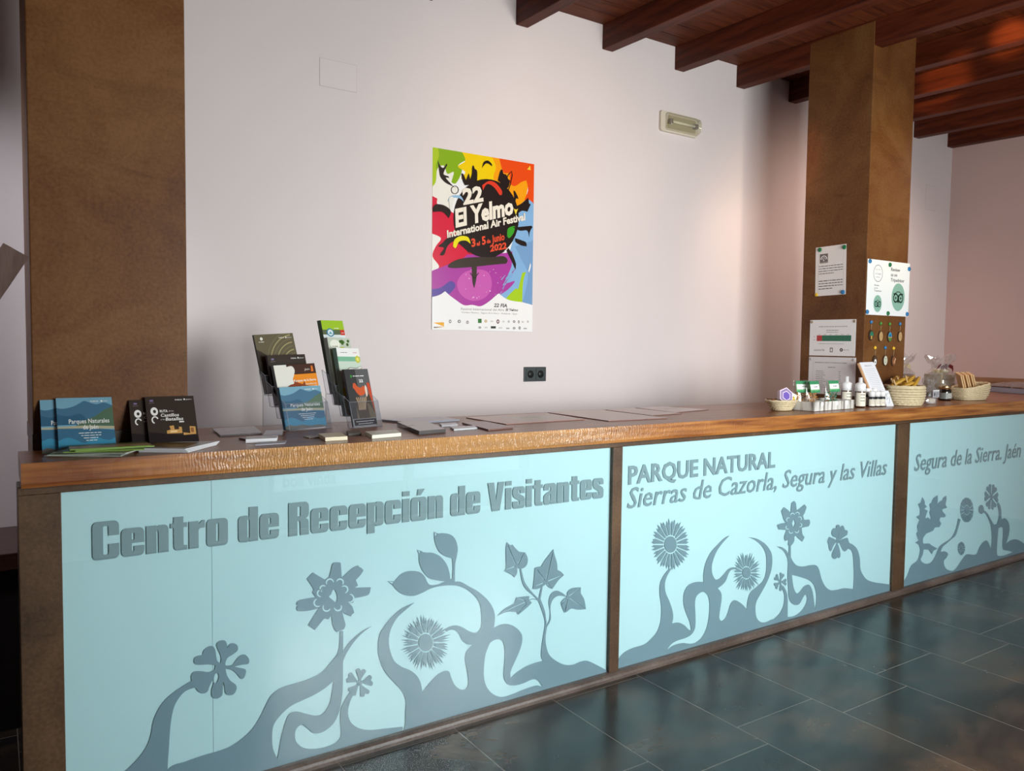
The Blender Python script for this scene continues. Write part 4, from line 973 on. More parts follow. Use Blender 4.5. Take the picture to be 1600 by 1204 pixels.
def a_castle(mb, fr, w, h):
    f = lambda L, c, k: mb.fill(fr, [S(w, h, smooth(P(L), 3) if isinstance(L, str) else L)], flat(*c, .3), .0002+k*.00005)
    f([(0, 0), (1, 0), (1, 1), (0, 1)], (58, 50, 44), 0)
    f("0,0* 0,.30* .3,.26 .6,.22 1,.20* 1,0*", (38, 32, 34), 1)
    for L in ([(.37, .25), (.37, .31), (.45, .33), (.43, .40), (.52, .41), (.53, .33), (.62, .33), (.62, .38), (.68, .37), (.68, .25)], [(.70, .21), (.70, .26), (.84, .24), (.84, .38), (.96, .37), (.96, .22)]): f(L, (206, 156, 92), 2)
    f([(.44, .27), (.44, .31), (.58, .31), (.58, .27)], (238, 206, 150), 3); f([(.86, .26), (.86, .35), (.92, .35), (.92, .26)], (150, 100, 66), 3)
    c = flat(236, 234, 232, .3)
    mb.fill(fr, [ell(.16*w, .70*h, .075*w, .085*h, 20), ell(.165*w, .70*h, .03*w, .035*h, 12)], c, .0006)
    mb.fill(fr, [stroke([(.16*w+.06*w*cos(a), .53*h+.065*h*sin(a)) for a in [radians(20+26*k) for k in range(10)]], .028*w)], c, .0006)
    text(mb, fr, 'RUTA', .27*w, .68*h, .05*h, c, w=.16*w, hgt=.0006, bold=.03); text(mb, fr, 'de los', .45*w, .69*h, .025*h, c, w=.10*w, hgt=.0006)
    text(mb, fr, 'Castillos', .28*w, .59*h, .065*h, c, w=.37*w, hgt=.0006, bold=.02, shear=.1); text(mb, fr, 'y las', .27*w, .525*h, .025*h, c, w=.09*w, hgt=.0006); text(mb, fr, 'Batallas', .37*w, .51*h, .065*h, c, w=.36*w, hgt=.0006, bold=.02, shear=.1)
    mb.fill(fr, [rect(.64*w, .465*h, .74*w, .49*h)], c, .0006)
    mb.fill(fr, [rect(.09*w, .90*h, .16*w, .935*h)], flat(120, 110, 150), .0006); text(mb, fr, 'Jaén', .07*w, .865*h, .018*h, flat(150, 140, 150), w=.11*w, hgt=.0006)
    text(mb, fr, 'Andalucía', .60*w, .915*h, .028*h, c, w=.15*w, hgt=.0006, bold=.02); mb.fill(fr, [ell(.80*w, .93*h, .018*w, .018*h, 10)], c, .0006); text(mb, fr, 'Jaén', .83*w, .918*h, .024*h, c, w=.12*w, hgt=.0006)
def a_topo(mb, fr, w, h):
    f = lambda L, c, k: mb.fill(fr, [S(w, h, smooth(P(L), 3) if isinstance(L, str) else L)], flat(*c, .3), .0002+k*.00005)
    f([(0, 0), (1, 0), (1, 1), (0, 1)], (104, 96, 74), 0); f("0,.0* 0,.75* .2,.66 .4,.50 .5,.3 .4,0*", (58, 50, 42), 1)
    f("0,.0* 0,.35* .3,.30 .5,.2 .6,0*", (34, 24, 22), 2)
    for k in range(9):
        r = .14+.085*k; L = [((.98+r*cos(a)*.95), (.42+r*sin(a)*.75)) for a in [radians(95+9*j) for j in range(12)]]
        L = [(min(x, .995), min(y, .99)) for x, y in L]
        mb.fill(fr, [S(w, h, stroke(L, .012+.008*(k % 2)))], flat(*((170, 158, 112) if k % 2 else (132, 122, 90)), .3), .0004+k*.00002)
    c = flat(232, 230, 224, .3); mb.fill(fr, [ell(.17*w, .925*h, .035*w, .028*h, 12)], c, .0007); greek(mb, fr, .09*w, .865*h, .16*w, .015*h, c, .0007)
    text(mb, fr, 'Andalucía', .61*w, .92*h, .025*h, c, w=.14*w, hgt=.0007, bold=.02); mb.fill(fr, [ell(.80*w, .93*h, .018*w, .016*h, 10)], c, .0007); text(mb, fr, 'Jaén', .83*w, .92*h, .022*h, c, w=.12*w, hgt=.0007)
def a_orange(mb, fr, w, h):
    f = lambda L, c, k: mb.fill(fr, [S(w, h, smooth(P(L), 3) if isinstance(L, str) else L)], flat(*c, .3), .0002+k*.00005)
    f([(0, 0), (1, 0), (1, 1), (0, 1)], (232, 232, 226), 0); f([(.30, .80), (1, .80), (1, 1), (.30, 1)], (70, 42, 32), 1)
    f([(.45, .45), (1, .45), (1, .80), (.38, .80)], (236, 142, 32), 1)
    f("0,.42* 0,.96* .10,.97 .25,.95 .42,.97 .48,.90 .46,.82 .40,.72 .32,.66 .24,.62 .22,.50 .30,.45*", (232, 230, 222), 2)
    f("1,.45* .30,.45* .24,.47 .22,.55 .30,.60 .40,.62* .46,.70* .50,.64* .62,.60* .66,.66* .70,.58* 1,.50*", (140, 62, 24), 2)
    f([(.60, .30), (1, .30), (1, .45), (.62, .43)], (40, 84, 130), 2)
    for k in range(5): mb.fill(fr, [S(w, h, stroke([(.24+.08*k+.02*j, .42+.015*((j+k) % 3)) for j in range(5)], .008))], flat(70, 80, 90), .0005)
    c = flat(242, 238, 230, .3); text(mb, fr, 'Parques de la Sierra', .42*w, .655*h, .045*h, c, w=.54*w, hgt=.0006, bold=.02); text(mb, fr, 'Senderos', .68*w, .585*h, .038*h, c, w=.28*w, hgt=.0006); text(mb, fr, 'NATURALES Y CULTURALES', .36*w, .525*h, .040*h, c, w=.60*w, hgt=.0006, bold=.02)
    text(mb, fr, 'Jaén', .72*w, .87*h, .04*h, c, w=.13*w, hgt=.0006, shear=.2); f([(.88, .84), (.94, .84), (.94, .95), (.90, .96)], (226, 120, 40), 3)
def a_green(mb, fr, w, h):
    f = lambda L, c, k: mb.fill(fr, [S(w, h, L)], flat(*c, .3), .0002+k*.00005)
    f(rect(0, 0, 1, 1), (226, 234, 238), 0); f(rect(0, .87, 1, 1), (160, 198, 52), 1); f(rect(0, .80, 1, .87), (96, 108, 80), 1); f(rect(.80, .795, 1, .87), (206, 60, 48), 2)
    mb.fill(fr, [ell(.34*w, .83*h, .17*w, .085*w*1.9, 24)], flat(60, 132, 164, .3), .0005); mb.fill(fr, [ell(.34*w, .83*h, .12*w, .24*w*.5, 20)], flat(226, 236, 240, .3), .0006); f([(.26, .81), (.34, .85), (.42, .81)], (90, 160, 180), 9)
    f([(.1, .55), (.5, .60), (.95, .56), (.95, .68), (.1, .68)], (170, 200, 200), 1); greek(mb, fr, .55*w, .885*h, .2*w, .014*h, WHT, .0005)
    text(mb, fr, 'Jaén', .84*w, .82*h, .018*h, WHT, w=.13*w, hgt=.0006)
def a_leafy(mb, fr, w, h):
    f = lambda L, c, k: mb.fill(fr, [S(w, h, L)], flat(*c, .3), .0002+k*.00005)
    f(rect(0, 0, 1, 1), (196, 206, 190), 0); r_ = random.Random(4)
    for k in range(26): f(ell(r_.uniform(.5, .95), r_.uniform(.55, .97), .06, .025, 7), r_.choice([(90, 128, 52), (140, 170, 90), (66, 100, 40), (176, 190, 90)]), 1+k*.2)
    f(ell(.30, .90, .22, .07), (236, 238, 226), 7); greek(mb, fr, .16*w, .86*h, .3*w, .016*h, flat(110, 120, 90), .0009, 3, 2); f(rect(.5, .80, .68, .86), (190, 196, 40), 8)
def a_oil(mb, fr, w, h):
    f = lambda L, c, k: mb.fill(fr, [S(w, h, smooth(P(L), 3) if isinstance(L, str) else L)], flat(*c, .3), .0002+k*.00005)
    f(rect(0, 0, 1, 1), (202, 218, 204), 0); f(rect(0, .87, 1, 1), (240, 240, 240), 1); f(rect(0, .80, 1, .87), (128, 186, 156), 1)
    f(ell(.88, .83, .11, .055), (206, 200, 70), 2); f(ell(.88, .83, .06, .03), (232, 226, 130), 3)
    f("1,.72* .95,.73 .75,.70 .50,.71 .35,.68 .28,.60 .10,.50 .10,.46* .6,.48 .75,.56 .9,.64 1,.70*", (120, 130, 120), 2); f("1,.715* .93,.72 .75,.69 .50,.70 .37,.67 .30,.60 .16,.50* .6,.49 .74,.56 .88,.64*", (240, 240, 236), 3)
    f("1,.71* .85,.66 .65,.62 .40,.54 .10,.46* .10,.40* .5,.50 .8,.60*", (214, 176, 30), 4); f(rect(0, 0, 1, .4), (206, 184, 60), 2)
    greek(mb, fr, .15*w, .925*h, .3*w, .012*h, flat(90, 120, 110), .0008); greek(mb, fr, .7*w, .925*h, .2*w, .012*h, flat(200, 80, 110), .0008)
def a_rooster(mb, fr, w, h):
    f = lambda L, c, k: mb.fill(fr, [S(w, h, smooth(P(L), 3) if isinstance(L, str) else L)], flat(*c, .3), .0002+k*.00005)
    f(rect(0, 0, 1, 1), (62, 62, 64), 0); f([(.45, .1), (1, .1), (1, 1), (.45, 1)], (96, 96, 98), 1); f(rect(0, 0, 1, .13), (150, 150, 150), 2); f(rect(.04, .015, .98, .12), (44, 38, 42), 3)
    f("1,.13* 1,.45 .9,.6 .7,.5 .5,.45 .3,.5 .2,.13*", (110, 98, 80), 2)
    f("1,.20* .95,.45 .80,.55 .72,.40 .75,.13* .3,.13* .25,.35 .30,.50 .38,.53 .5,.45 .62,.30 .70,.45", (76, 66, 56), 3)
    f("1,.18* .84,.70 .90,.75 .96,.74 .99,.60 .98,.45", (196, 78, 54), 4)
    f("22,1* 22,1", (0, 0, 0), 4) if False else None
    f(".24,.68 .28,.75 .36,.75 .42,.70 .55,.67 .68,.70 .74,.66 .72,.58 .62,.54 .48,.53 .36,.58 .30,.64", (204, 92, 54), 5); f(".74,.50* .72,.64 .76,.72* .82,.66 .80,.54", (226, 204, 190), 6)
    for k in range(6): f(stroke([(.30+.08*k, .50), (.36+.06*k, .40), (.34+.05*k, .28)], .035), (176, 150, 124), 7)
    f(stroke([(.22, .89), (.27, .86), (.22, .84), (.28, .89)], .03), (70, 170, 70), 6); c = flat(236, 236, 236, .3)
    greek(mb, fr, .32*w, .868*h, .46*w, .022*h, c, .0008); text(mb, fr, '22', .54*w, .765*h, .05*h, c, w=.17*w, hgt=.0008, bold=.04)
    greek(mb, fr, .12*w, .075*h, .76*w, .014*h, c, .0008, 1, 2, 3); greek(mb, fr, .2*w, .035*h, .6*w, .014*h, c, .0008, 1, 2, 4)
def leaflet(name, q, art, label, group, cat='brochure', t=.004, edge=None, face=None, shift=None):
    fr, w, h = q
    if shift: fr = (fr[0]+shift,)+fr[1:]
    fr2 = tuple(v.copy() for v in fr)
    mb = MB(); sheetbox(mb, fr2, w, h, t, face or edge or PGE, edge or PGE)
    if art: art(mb, fr2, w, h)
    return tag(mb.build(name, loc=fr2[0]), label, cat, group)
ZC = H+.0008
DBL = flat(40, 90, 116, .4); DBK = flat(40, 34, 32, .4)
g = 'blue nature park brochures leaning on the pillar'
leaflet('brochure', frame3((62, 625), (140, 623), (74, 712), .2365, .2365, .135, ZC), a_blue, 'blue mountain lake brochure at the far left, half hidden behind its twin', g, edge=DBL)
leaflet('brochure', frame3((87, 622), (174, 620), (97, 713), .229, .229, .118, ZC), a_blue, 'blue mountain lake brochure in front, leaning on the wide pillar', g, edge=DBL)
g = 'black castle brochures leaning on the pillar'
leaflet('brochure', frame3((201, 625), (276, 623), (213, 701), .2365, .2365, .160, ZC), a_castle, 'black castle brochure half hidden behind the other one by the pillar', g, edge=DBK)
leaflet('brochure', frame3((226, 620), (302, 618), (236, 700), .229, .229, .140, ZC), a_castle, 'black brochure with a lit castle, in front, leaning at the pillar corner', g, edge=DBK)

def flatthing(name, quad, z, t, face, edge, label, cat, group=None, art=None):
    "a lying item from four measured corners (left-back, left-front, right-front, right-back)"
    a, b, c, d = [Vector((p[0], p[1], z+t)) for p in quad]
    mb = MB(); vs = [b, c, d, a]; lo = [v-Z3*t for v in vs]
    mb.add(vs, [(0, 1, 2, 3)], face); mb.add(vs+lo, [(0, 4, 5, 1), (1, 5, 6, 2), (2, 6, 7, 3), (3, 7, 4, 0), (7, 6, 5, 4)], edge)
    if art:
        U = (c-b); w = U.length; U.normalize(); V = Z3.cross(U); h = (a-b).length
        art(mb, (b.copy(), U, V, Z3.copy()), w, h)
    return tag(mb.build(name, loc=b-Z3*t), label, cat, group)
def quad(cx, cy, w, d, ang):
    c, s = cos(radians(ang)), sin(radians(ang))
    return [(cx+x*c-y*s, cy+x*s+y*c) for x, y in ((-w/2, d/2), (-w/2, -d/2), (w/2, -d/2), (w/2, d/2))]
def a_fan(c1, c2):
    def f(mb, fr, w, h):
        mb.fill(fr, [rect(0, h*.62, w, h)], flat(*c1, .35), .0002); mb.fill(fr, [rect(0, h*.0, w, h*.10)], flat(*c2, .35), .0002)
        greek(mb, fr, .1*w, .4*h, .7*w, .05*h, flat(90, 110, 90, .4), .0002, 2, 2)
    return f
fan = [(.185, .060, -28, (150, 158, 146), (96, 120, 92)), (.190, .055, -20, (120, 140, 110), (126, 164, 60)), (.205, .052, -34, (132, 150, 130), (92, 140, 52)), (.225, .055, -10, (110, 130, 90), (140, 176, 66)),
       (.245, .060, 3, (120, 120, 70), (120, 160, 50)), (.235, .050, -2, (96, 110, 60), (136, 176, 60))]
dsc = ['lowest grey green leaflet of the fanned pile under the blue brochures', 'second leaflet from below in the fanned green pile at the left', 'leaflet sticking out furthest left in the fanned green pile', 'middle leaflet of the fanned green pile, turned slightly right',
       'leaflet with lime green edge near the top of the fanned pile', 'topmost leaflet of the fanned green pile by the blue brochures']
for k, (x, y, a, c1, c2) in enumerate(fan):
    flatthing('leaflet', quad(x, y+.008, .21, .10, a), ZC+.0042*k, .0030, flat(168+6*k, 182-3*k, 168-8*k, .35), flat(124, 158, 70, .4) if k > 2 else flat(170, 178, 168, .4), dsc[k], 'leaflet', 'fanned green leaflets', a_fan(c1, c2))
flatthing('leaflet', quad(.335, .118, .20, .10, 8), ZC, .003, flat(118, 96, 56, .35), flat(70, 60, 40), 'olive brown leaflet lying between the blue and the black brochures', 'leaflet')
def a_booklet(mb, fr, w, h):
    mb.fill(fr, [rect(.08*w, .2*h, .9*w, .9*h)], flat(128, 104, 56, .3), .0002); mb.fill(fr, [rect(.3*w, .35*h, .8*w, .6*h)], flat(150, 130, 80, .3), .0003); greek(mb, fr, .15*w, .1*h, .6*w, .03*h, flat(150, 150, 150), .0003)
for k in range(3):
    flatthing('booklet', [(.409-.004*k, .165+.002*k), (.312-.006*k, .045), (.436-.004*k, -.034-.002*k), (.553+.004*k, .108)], ZC+.0045*k, .004, flat(196, 196, 198, .3), flat(214, 216, 222, .4), ('bottom', 'middle', 'top')[k]+' booklet of the small stack in front of the black brochures', 'booklet', 'booklets before the black brochures', a_booklet if k == 2 else None)
def a_lines(col, n=3, s=1):
    def f(mb, fr, w, h): greek(mb, fr, .12*w, .7*h, .7*w, .05*h, flat(*col), .0002, n, 2.2, s)
    return f
flatthing('leaflet', [(.640, .560), (.614, .330), (.765, .345), (.800, .575)], ZC, .006, flat(196, 194, 204, .3), flat(60, 50, 56), 'lilac grey leaflet pile lying left of the left rack', 'leaflet', None, a_lines((236, 236, 242), 3, 2))
flatthing('leaflet', [(.800, .420), (.752, .285), (.820, .280), (.866, .415)], ZC, .004, flat(206, 204, 212, .3), flat(110, 106, 116), 'pale leaflet lying just left of the left rack base', 'leaflet')
CARD = flat(226, 228, 234, .35); CRM = flat(234, 224, 196, .4)
flatthing('card_pile', quad(.706, .215, .095, .06, 10), ZC, .005, flat(186, 184, 196), flat(160, 158, 170), 'low pile of grey cards behind the white ones', 'cards')
flatthing('card_pile', [(.668, .190), (.645, .110), (.745, .100), (.772, .178)], ZC, .013, CARD, CARD, 'thick white pile of small cards at the counter edge left of the racks', 'cards', None, a_lines((170, 170, 180), 1, 3))
flatthing('card_pile', [(.680, .090), (.655, .030), (.752, .034), (.776, .094)], ZC, .004, flat(176, 178, 190), flat(150, 150, 164), 'thin grey card pile at the very edge in front of the white cards', 'cards')
flatthing('card_pile', [(.912, .165), (.893, .040), (.972, .038), (.995, .160)], ZC, .013, CRM, CRM, 'cream coloured pile of small papers below the left rack', 'cards')
flatthing('leaflet', quad(.90, .17, .06, .05, 5), ZC, .003, flat(200, 196, 190), flat(180, 176, 170), 'small pale slip beside the cream pile', 'leaflet')
flatthing('card_pile', [(1.085, .150), (1.060, .030), (1.182, .050), (1.215, .165)], ZC, .013, flat(226, 228, 212, .4), flat(236, 240, 222, .4), 'pale greenish white pile of papers below the right rack', 'cards')
flatthing('leaflet', [(1.05, .245), (1.02, .15), (1.07, .15), (1.10, .245)], ZC, .008, flat(110, 106, 96), flat(80, 74, 70), 'small grey leaflet pile left of the greenish white pile', 'leaflet')
flatthing('paper_pile', [(1.345, .590), (1.400, .420), (1.648, .440), (1.640, .600)], ZC, .008, flat(212, 212, 222, .35), flat(150, 152, 166), 'pile of white papers lying right of the narrow rack', 'paper')
flatthing('booklet', [(1.332, .405), (1.262, .065), (1.385, .085), (1.470, .440)], ZC, .014, flat(204, 202, 204, .3), flat(70, 66, 66), 'thick booklet pile with dark edges lying aslant in front of the papers', 'booklet', None, a_lines((130, 128, 136), 4, 6))
flatthing('card_pile', [(1.488, .330), (1.462, .260), (1.540, .265), (1.568, .335)], ZC, .008, CARD, flat(190, 190, 198), 'rear one of two small white card piles beside the dark edged booklet', 'cards')
flatthing('card_pile', [(1.470, .205), (1.440, .120), (1.552, .130), (1.580, .200)], ZC, .007, CARD, flat(196, 202, 208), 'front one of two small white card piles beside the dark edged booklet', 'cards')
flatthing('leaflet', [(1.600, .335), (1.560, .060), (1.694, .085), (1.718, .345)], ZC, .006, flat(186, 168, 166, .35), flat(120, 90, 84), 'brownish pink leaflet pile near the counter edge', 'leaflet')
MTS = [flat(222, 200, 192, .35), flat(224, 208, 204, .35), flat(220, 204, 198, .35), flat(224, 212, 210, .35)]
def a_mat(mb, fr, w, h):
    mb.fill(fr, [rect(.35*w, .25*h, .95*w, .8*h)], flat(216, 208, 200, .35), .0002); mb.fill(fr, [ell(.62*w, .55*h, .14*w, .12*h, 9)], flat(200, 196, 184, .35), .0003)
def a_mat2(mb, fr, w, h):
    for k in range(4): mb.fill(fr, [ell((.45+.12*k)*w, (.5+.06*(k % 2))*h, .10*w, .07*h, 8)], flat(206, 198, 190, .35), .0002+k*.00003)
g = 'large pale sheets spread on the counter'
flatthing('printed_sheet', [(1.747, .556), (1.750, .225), (2.190, .245), (2.225, .600)], ZC, .003, MTS[0], flat(150, 110, 100), 'leftmost large pinkish sheet spread on the counter below the poster', 'sheet', g, a_mat)
flatthing('printed_sheet', [(2.250, .611), (2.238, .135), (2.588, .120), (2.596, .611)], ZC, .003, MTS[1], flat(140, 100, 92), 'second large pale sheet, nearest the counter edge, right below the socket', 'sheet', g)
flatthing('printed_sheet', [(2.620, .604), (2.611, .250), (2.835, .270), (2.836, .625)], ZC, .003, MTS[2], flat(130, 96, 90), 'third large pale sheet, between the socket and the last sheet', 'sheet', g)
flatthing('printed_sheet', [(2.860, .640), (2.845, .326), (3.150, .380), (3.067, .642)], ZC, .003, MTS[3], flat(130, 100, 94), 'last and rightmost of the large pale sheets, with faint figures', 'sheet', g, a_mat2)

# ---- clear brochure racks
ACR = m_clear('clear_acrylic', (.95, .96, .98), .02, .03, .02); ACE = mat('acrylic_edge', (.52, .54, .62), .2, alpha=.55)
RZ = radians(15)
def rack(x0, w, y0, label, tiers=4, dy=.050, dz=.042, lip=.100, lean=.30, off=.012):
    e = tag(empty('brochure_rack', (x0+w/2, y0, H), RZ), label, 'brochure rack')
    t = .0022
    for k in range(tiers):
        yb, zb = k*dy, .002+k*dz; sh = lambda z: yb+z*lean-.004
        hw = w/2; m = MB(); L = lip if k == 0 else lip*.78
        def plate(pts, th=(0, 0, 0)):
            vs = [Vector(p) for p in pts]; n = len(vs); th = Vector(th)
            m.add(vs+[v+th for v in vs], [tuple(range(n)), tuple(range(2*n-1, n-1, -1))]+[(i, i+n, (i+1) % n+n, (i+1) % n) for i in range(n)], ACR)
        plate([(-hw, sh(0), zb), (hw, sh(0), zb), (hw, sh(L), zb+L), (-hw, sh(L), zb+L)], (0, -t, 0))
        D = .036
        plate([(-hw, sh(0), zb), (hw, sh(0), zb), (hw, sh(0)+D, zb), (-hw, sh(0)+D, zb)], (0, 0, -t*.6))
        for s in (-1, 1):
            plate([(s*hw, sh(0), zb), (s*hw, sh(0)+D, zb), (s*hw, sh(L*1.25)+D, zb+L*1.25), (s*hw, sh(L), zb+L)], (s*t, 0, 0))
            m.tube([(s*hw, sh(0)-.001, zb), (s*hw, sh(L)-.001, zb+L), (s*hw, sh(L*1.25)+D, zb+L*1.25), (s*hw, sh(0)+D, zb), (s*hw, sh(0)-.001, zb)], .0011, ACE, 5)
        m.tube([(-hw, sh(L)-.001, zb+L), (hw, sh(L)-.001, zb+L)], .0010, ACE, 5); m.tube([(-hw, sh(0)-.001, zb), (hw, sh(0)-.001, zb)], .0014, ACE, 5)
        m.build('pocket', e)
    m = MB(); yb = (tiers-1)*dy+.034; zt = .002+(tiers-1)*dz+.11
    m.box(-w/2, w/2, yb, yb+t, .001, .002+(tiers-1)*dz, ACR)
    for s in (-1, 1): m.tube([(s*w/2, yb, .001), (s*w/2, yb, (tiers-1)*dz)], .0011, ACE, 5)
    m.build('rear_support', e)
    return e
rack(.878, .190, .420, 'wide clear acrylic four tier brochure rack on the counter')
rack(1.130, .142, .400, 'narrow clear acrylic four tier leaflet rack, right of the wide one')
def q_rack(TL, TR, BL, k, y0, ln=.30, dy=.050, dz=.042):
    yb = y0+k*dy+.004; zb = H+.0045+k*dz
    a = at(*TL, 1, yb); hh = a.z-zb; yt = yb+hh*ln
    a = at(*TL, 1, yt); yt = yb+(a.z-zb)*ln
    return frame3(TL, TR, BL, yt-.014, yt+.018 if k < 4 else yt, yb-.014, zb)
def rackset(items, y0, g):
    for TL, TR, BL, k, art, edge, lab, nb in items:
        q = q_rack(TL, TR, BL, k, y0)
        for j in range(nb, 0, -1):
            leaflet('brochure', q, None, lab[1] if j == 1 else lab[1].replace('directly behind', 'further behind'), g, t=.005, edge=edge, shift=-q[0][3]*(.0056*j)-q[0][1]*(.0012*j)+Z3*.001*j)
        leaflet('brochure', q, art, lab[0], g, t=.005, edge=edge)
OL = flat(66, 58, 46, .4); GYE = flat(110, 112, 122, .4)
rackset([((396, 523), (457, 520), (410, 622), 3, a_topo, OL, ('olive brown brochure with contour pattern, top tier of the wide rack', 'brown edged brochure directly behind the olive one in the wide rack'), 1),
         ((417, 555), (476, 553), (428, 640), 2, a_castle, DBK, ('black castle brochure standing in the second highest tier of the wide rack', 'black brochure directly behind the castle one in the wide rack'), 1),
         ((427, 571), (491, 567), (437, 656), 1, a_orange, GYE, ('orange and white map brochure in the wide rack', 'grey edged brochure directly behind the orange one in the wide rack'), 2),
         ((436, 605), (500, 602), (446, 671), 0, a_blue, DBL, ('blue mountain lake brochure in the front pocket of the wide rack', 'blue edged brochure directly behind the one in the front pocket of the wide rack'), 2)], .420, 'brochures in the wide clear rack')
GE = flat(70, 90, 66, .4)
rackset([((501, 500), (535, 501), (512, 622), 3, a_green, GE, ('lime green topped leaflet in the highest tier of the narrow rack', 'dark green edged leaflet directly behind the lime green one'), 3),
         ((511, 527), (546, 528), (522, 636), 2, a_leafy, flat(150, 156, 150), ('leafy green leaflet in the second highest tier of the narrow rack', 'grey edged leaflet directly behind the leafy one'), 3),
         ((525, 543), (560, 544), (535, 650), 1, a_oil, flat(120, 150, 140), ('white and yellow map leaflet in the narrow rack', 'green edged leaflet directly behind the white and yellow one'), 3),
         ((537, 577), (574, 576), (549, 665), 0, a_rooster, flat(60, 64, 74), ('dark leaflet with two orange birds in the front pocket of the narrow rack', 'dark edged leaflet directly behind the one with orange birds'), 1)], .400, 'leaflets in the narrow clear rack')

# ---- left of the counter
PLK = m_wood('glossy_grey_wood', (.07, .035, .027), (.17, .115, .10), 'z', .28, .5, .6, False)
a_ = at(45, 402, 1, .20); b_ = at(5, 380, 1, .20); c_ = at(0, 492, 1, .20)
U = (a_-b_); wd_ = U.length; U.normalize(); D = (c_-a_); D -= U*D.dot(U); D.normalize()
foot = a_.z/(-D.z)-.06
mb = MB(); rows = 60; vs = []
rg = random.Random(11)
for i in range(rows+1):
    for j in range(7):
        p = b_+U*wd_*j/6+D*foot*i/rows
        vs.append(p-Y3*(.012+rg.uniform(-.002, .002)*(1 if 0 < j < 6 else 0)+.002*sin(i*1.7+j)))
mb.add(vs, [(i*7+j, (i+1)*7+j, (i+1)*7+j+1, i*7+j+1) for i in range(rows) for j in range(6)], PLK, True)
e0 = [b_+Y3*.014, a_+Y3*.014, a_+D*foot+Y3*.014, b_+D*foot+Y3*.014]; f0 = [b_-Y3*.012, a_-Y3*.012, a_+D*foot-Y3*.012, b_+D*foot-Y3*.012]
mb.add(e0+f0, [(0, 1, 2, 3), (0, 4, 5, 1), (1, 5, 6, 2), (2, 6, 7, 3), (3, 7, 4, 0)], PLK)
tag(mb.build('wooden_plank', loc=(b_.x, .2, 0)), 'glossy grey brown wooden plank leaning on the wide pillar at the left edge', 'plank')
DT = m_wood('dark_red_desk_wood', (.035, .012, .010), (.075, .03, .024), 'x', .3, 1, .1, False)
DKB = mat('dark_cabinet', (.008, .005, .004), .6)
yf = at(10, 865, 2, .663).y
e = tag(empty('desk', (-.6, yf, 0)), 'low dark desk behind the left end of the counter', 'desk')
MB().box(-.9, .635, 0, W_Y-.004-yf, .600, .663, DT, bev=.004).build('desk_top', e)
MB().box(-.86, .625, .03, W_Y-.01-yf, 0, .599, DKB).build('cabinet', e)

# ------------------------------------------------------------------ shop goods by the right pillar
WCK = mat('pale_wicker', (.66, .55, .36), .6, var=.25, vscale=60); WCD = mat('tan_wicker', (.50, .36, .19), .6, var=.3, vscale=60)
def basket(name, loc, prof, label, m, sx=1, sy=1, rows=9, stakes=22, rz=0, square=0, rim=.006, tilt=None):
    e = tag(empty(name, loc, rz), label, 'basket'); mb = MB()
    def R(a, r):
        c, s = cos(a), sin(a)
        if square: k = (abs(c)**square+abs(s)**square)**(-1/square); return r*k
        return r
    def rz_(t):
        i = min(int(t*(len(prof)-1)), len(prof)-2); f = t*(len(prof)-1)-i
        return [prof[i][j]*(1-f)+prof[i+1][j]*f for j in (0, 1)]
    def til(p): return p if not tilt else Vector((p.x+p.z*tilt[0], p.y+p.z*tilt[1], p.z*(1+tilt[2]*p.x)))
    th = (prof[-1][1]-prof[0][1])/rows*.60
    for k in range(rows):
        r, z = rz_((k+.5)/rows); pts = []
        for j in range(stakes*2+1):
            a = 2*pi*j/(stakes*2); q = R(a, r)+.0034*(1 if (j+k) % 2 else -1)
            pts.append(til(Vector((q*cos(a)*sx, q*sin(a)*sy, z))))
        mb.tube(pts, th, m, 5, True, False)
    for j in range(stakes):
        a = 2*pi*j/stakes; pts = []
        for t in (0, .33, .66, 1): r, z = rz_(t); q = R(a, r); pts.append(til(Vector((q*cos(a)*sx, q*sin(a)*sy, z))))
        mb.tube(pts, .0018, m, 4)
    n = 32; r, z = prof[0]; mb.add([til(Vector((R(2*pi*j/n, r)*cos(2*pi*j/n)*sx, R(2*pi*j/n, r)*sin(2*pi*j/n)*sy, z+.001))) for j in range(n)], [tuple(range(n))], m)
    # inner skin so that the weave is closed
    vs = []
    for t in (0, .33, .66, 1):
        r, z = rz_(t)
        for j in range(n): a = 2*pi*j/n; q = R(a, r)-.002; vs.append(til(Vector((q*cos(a)*sx, q*sin(a)*sy, z+.001))))
    mb.add(vs, [(i*n+j, i*n+(j+1) % n, (i+1)*n+(j+1) % n, (i+1)*n+j) for i in range(3) for j in range(n)], m)
    mb.build('woven_body', e)
    r, z = prof[-1]; m2 = MB(); pts = []
    for j in range(49): a = 2*pi*j/48; q = R(a, r); pts.append(til(Vector((q*cos(a)*sx, q*sin(a)*sy, z+.0015*sin(j*1.7)))))
    m2.tube(pts, rim, m, 6, True, False); m2.build('rim', e)
    return e
basket('small_basket', (3.500, .185, H+.003), [(.058, 0), (.074, .018), (.090, .042), (.100, .052)], 'small pale oval basket with a purple hexagonal soap box, left of the goods', WCK, 1.0, .72, 7, 24, .1)
def prism(name, n, r, t, T, m, label, cat, rings=()):
    mb = MB(); mb.lathe([(r, -t/2), (r, t/2)], m, n=n, T=T, smooth=False)
    O = T @ Vector((0, 0, t/2)); U = (T.to_3x3() @ X3).normalized(); V = (T.to_3x3() @ Y3).normalized(); N = U.cross(V)
    for k, (rr, mm) in enumerate(rings): mb.fill((O, U, V, N), [ell(0, 0, rr, n=n)], mm, .0003*(k+1))
    return tag(mb.build(name, loc=O), label, cat)
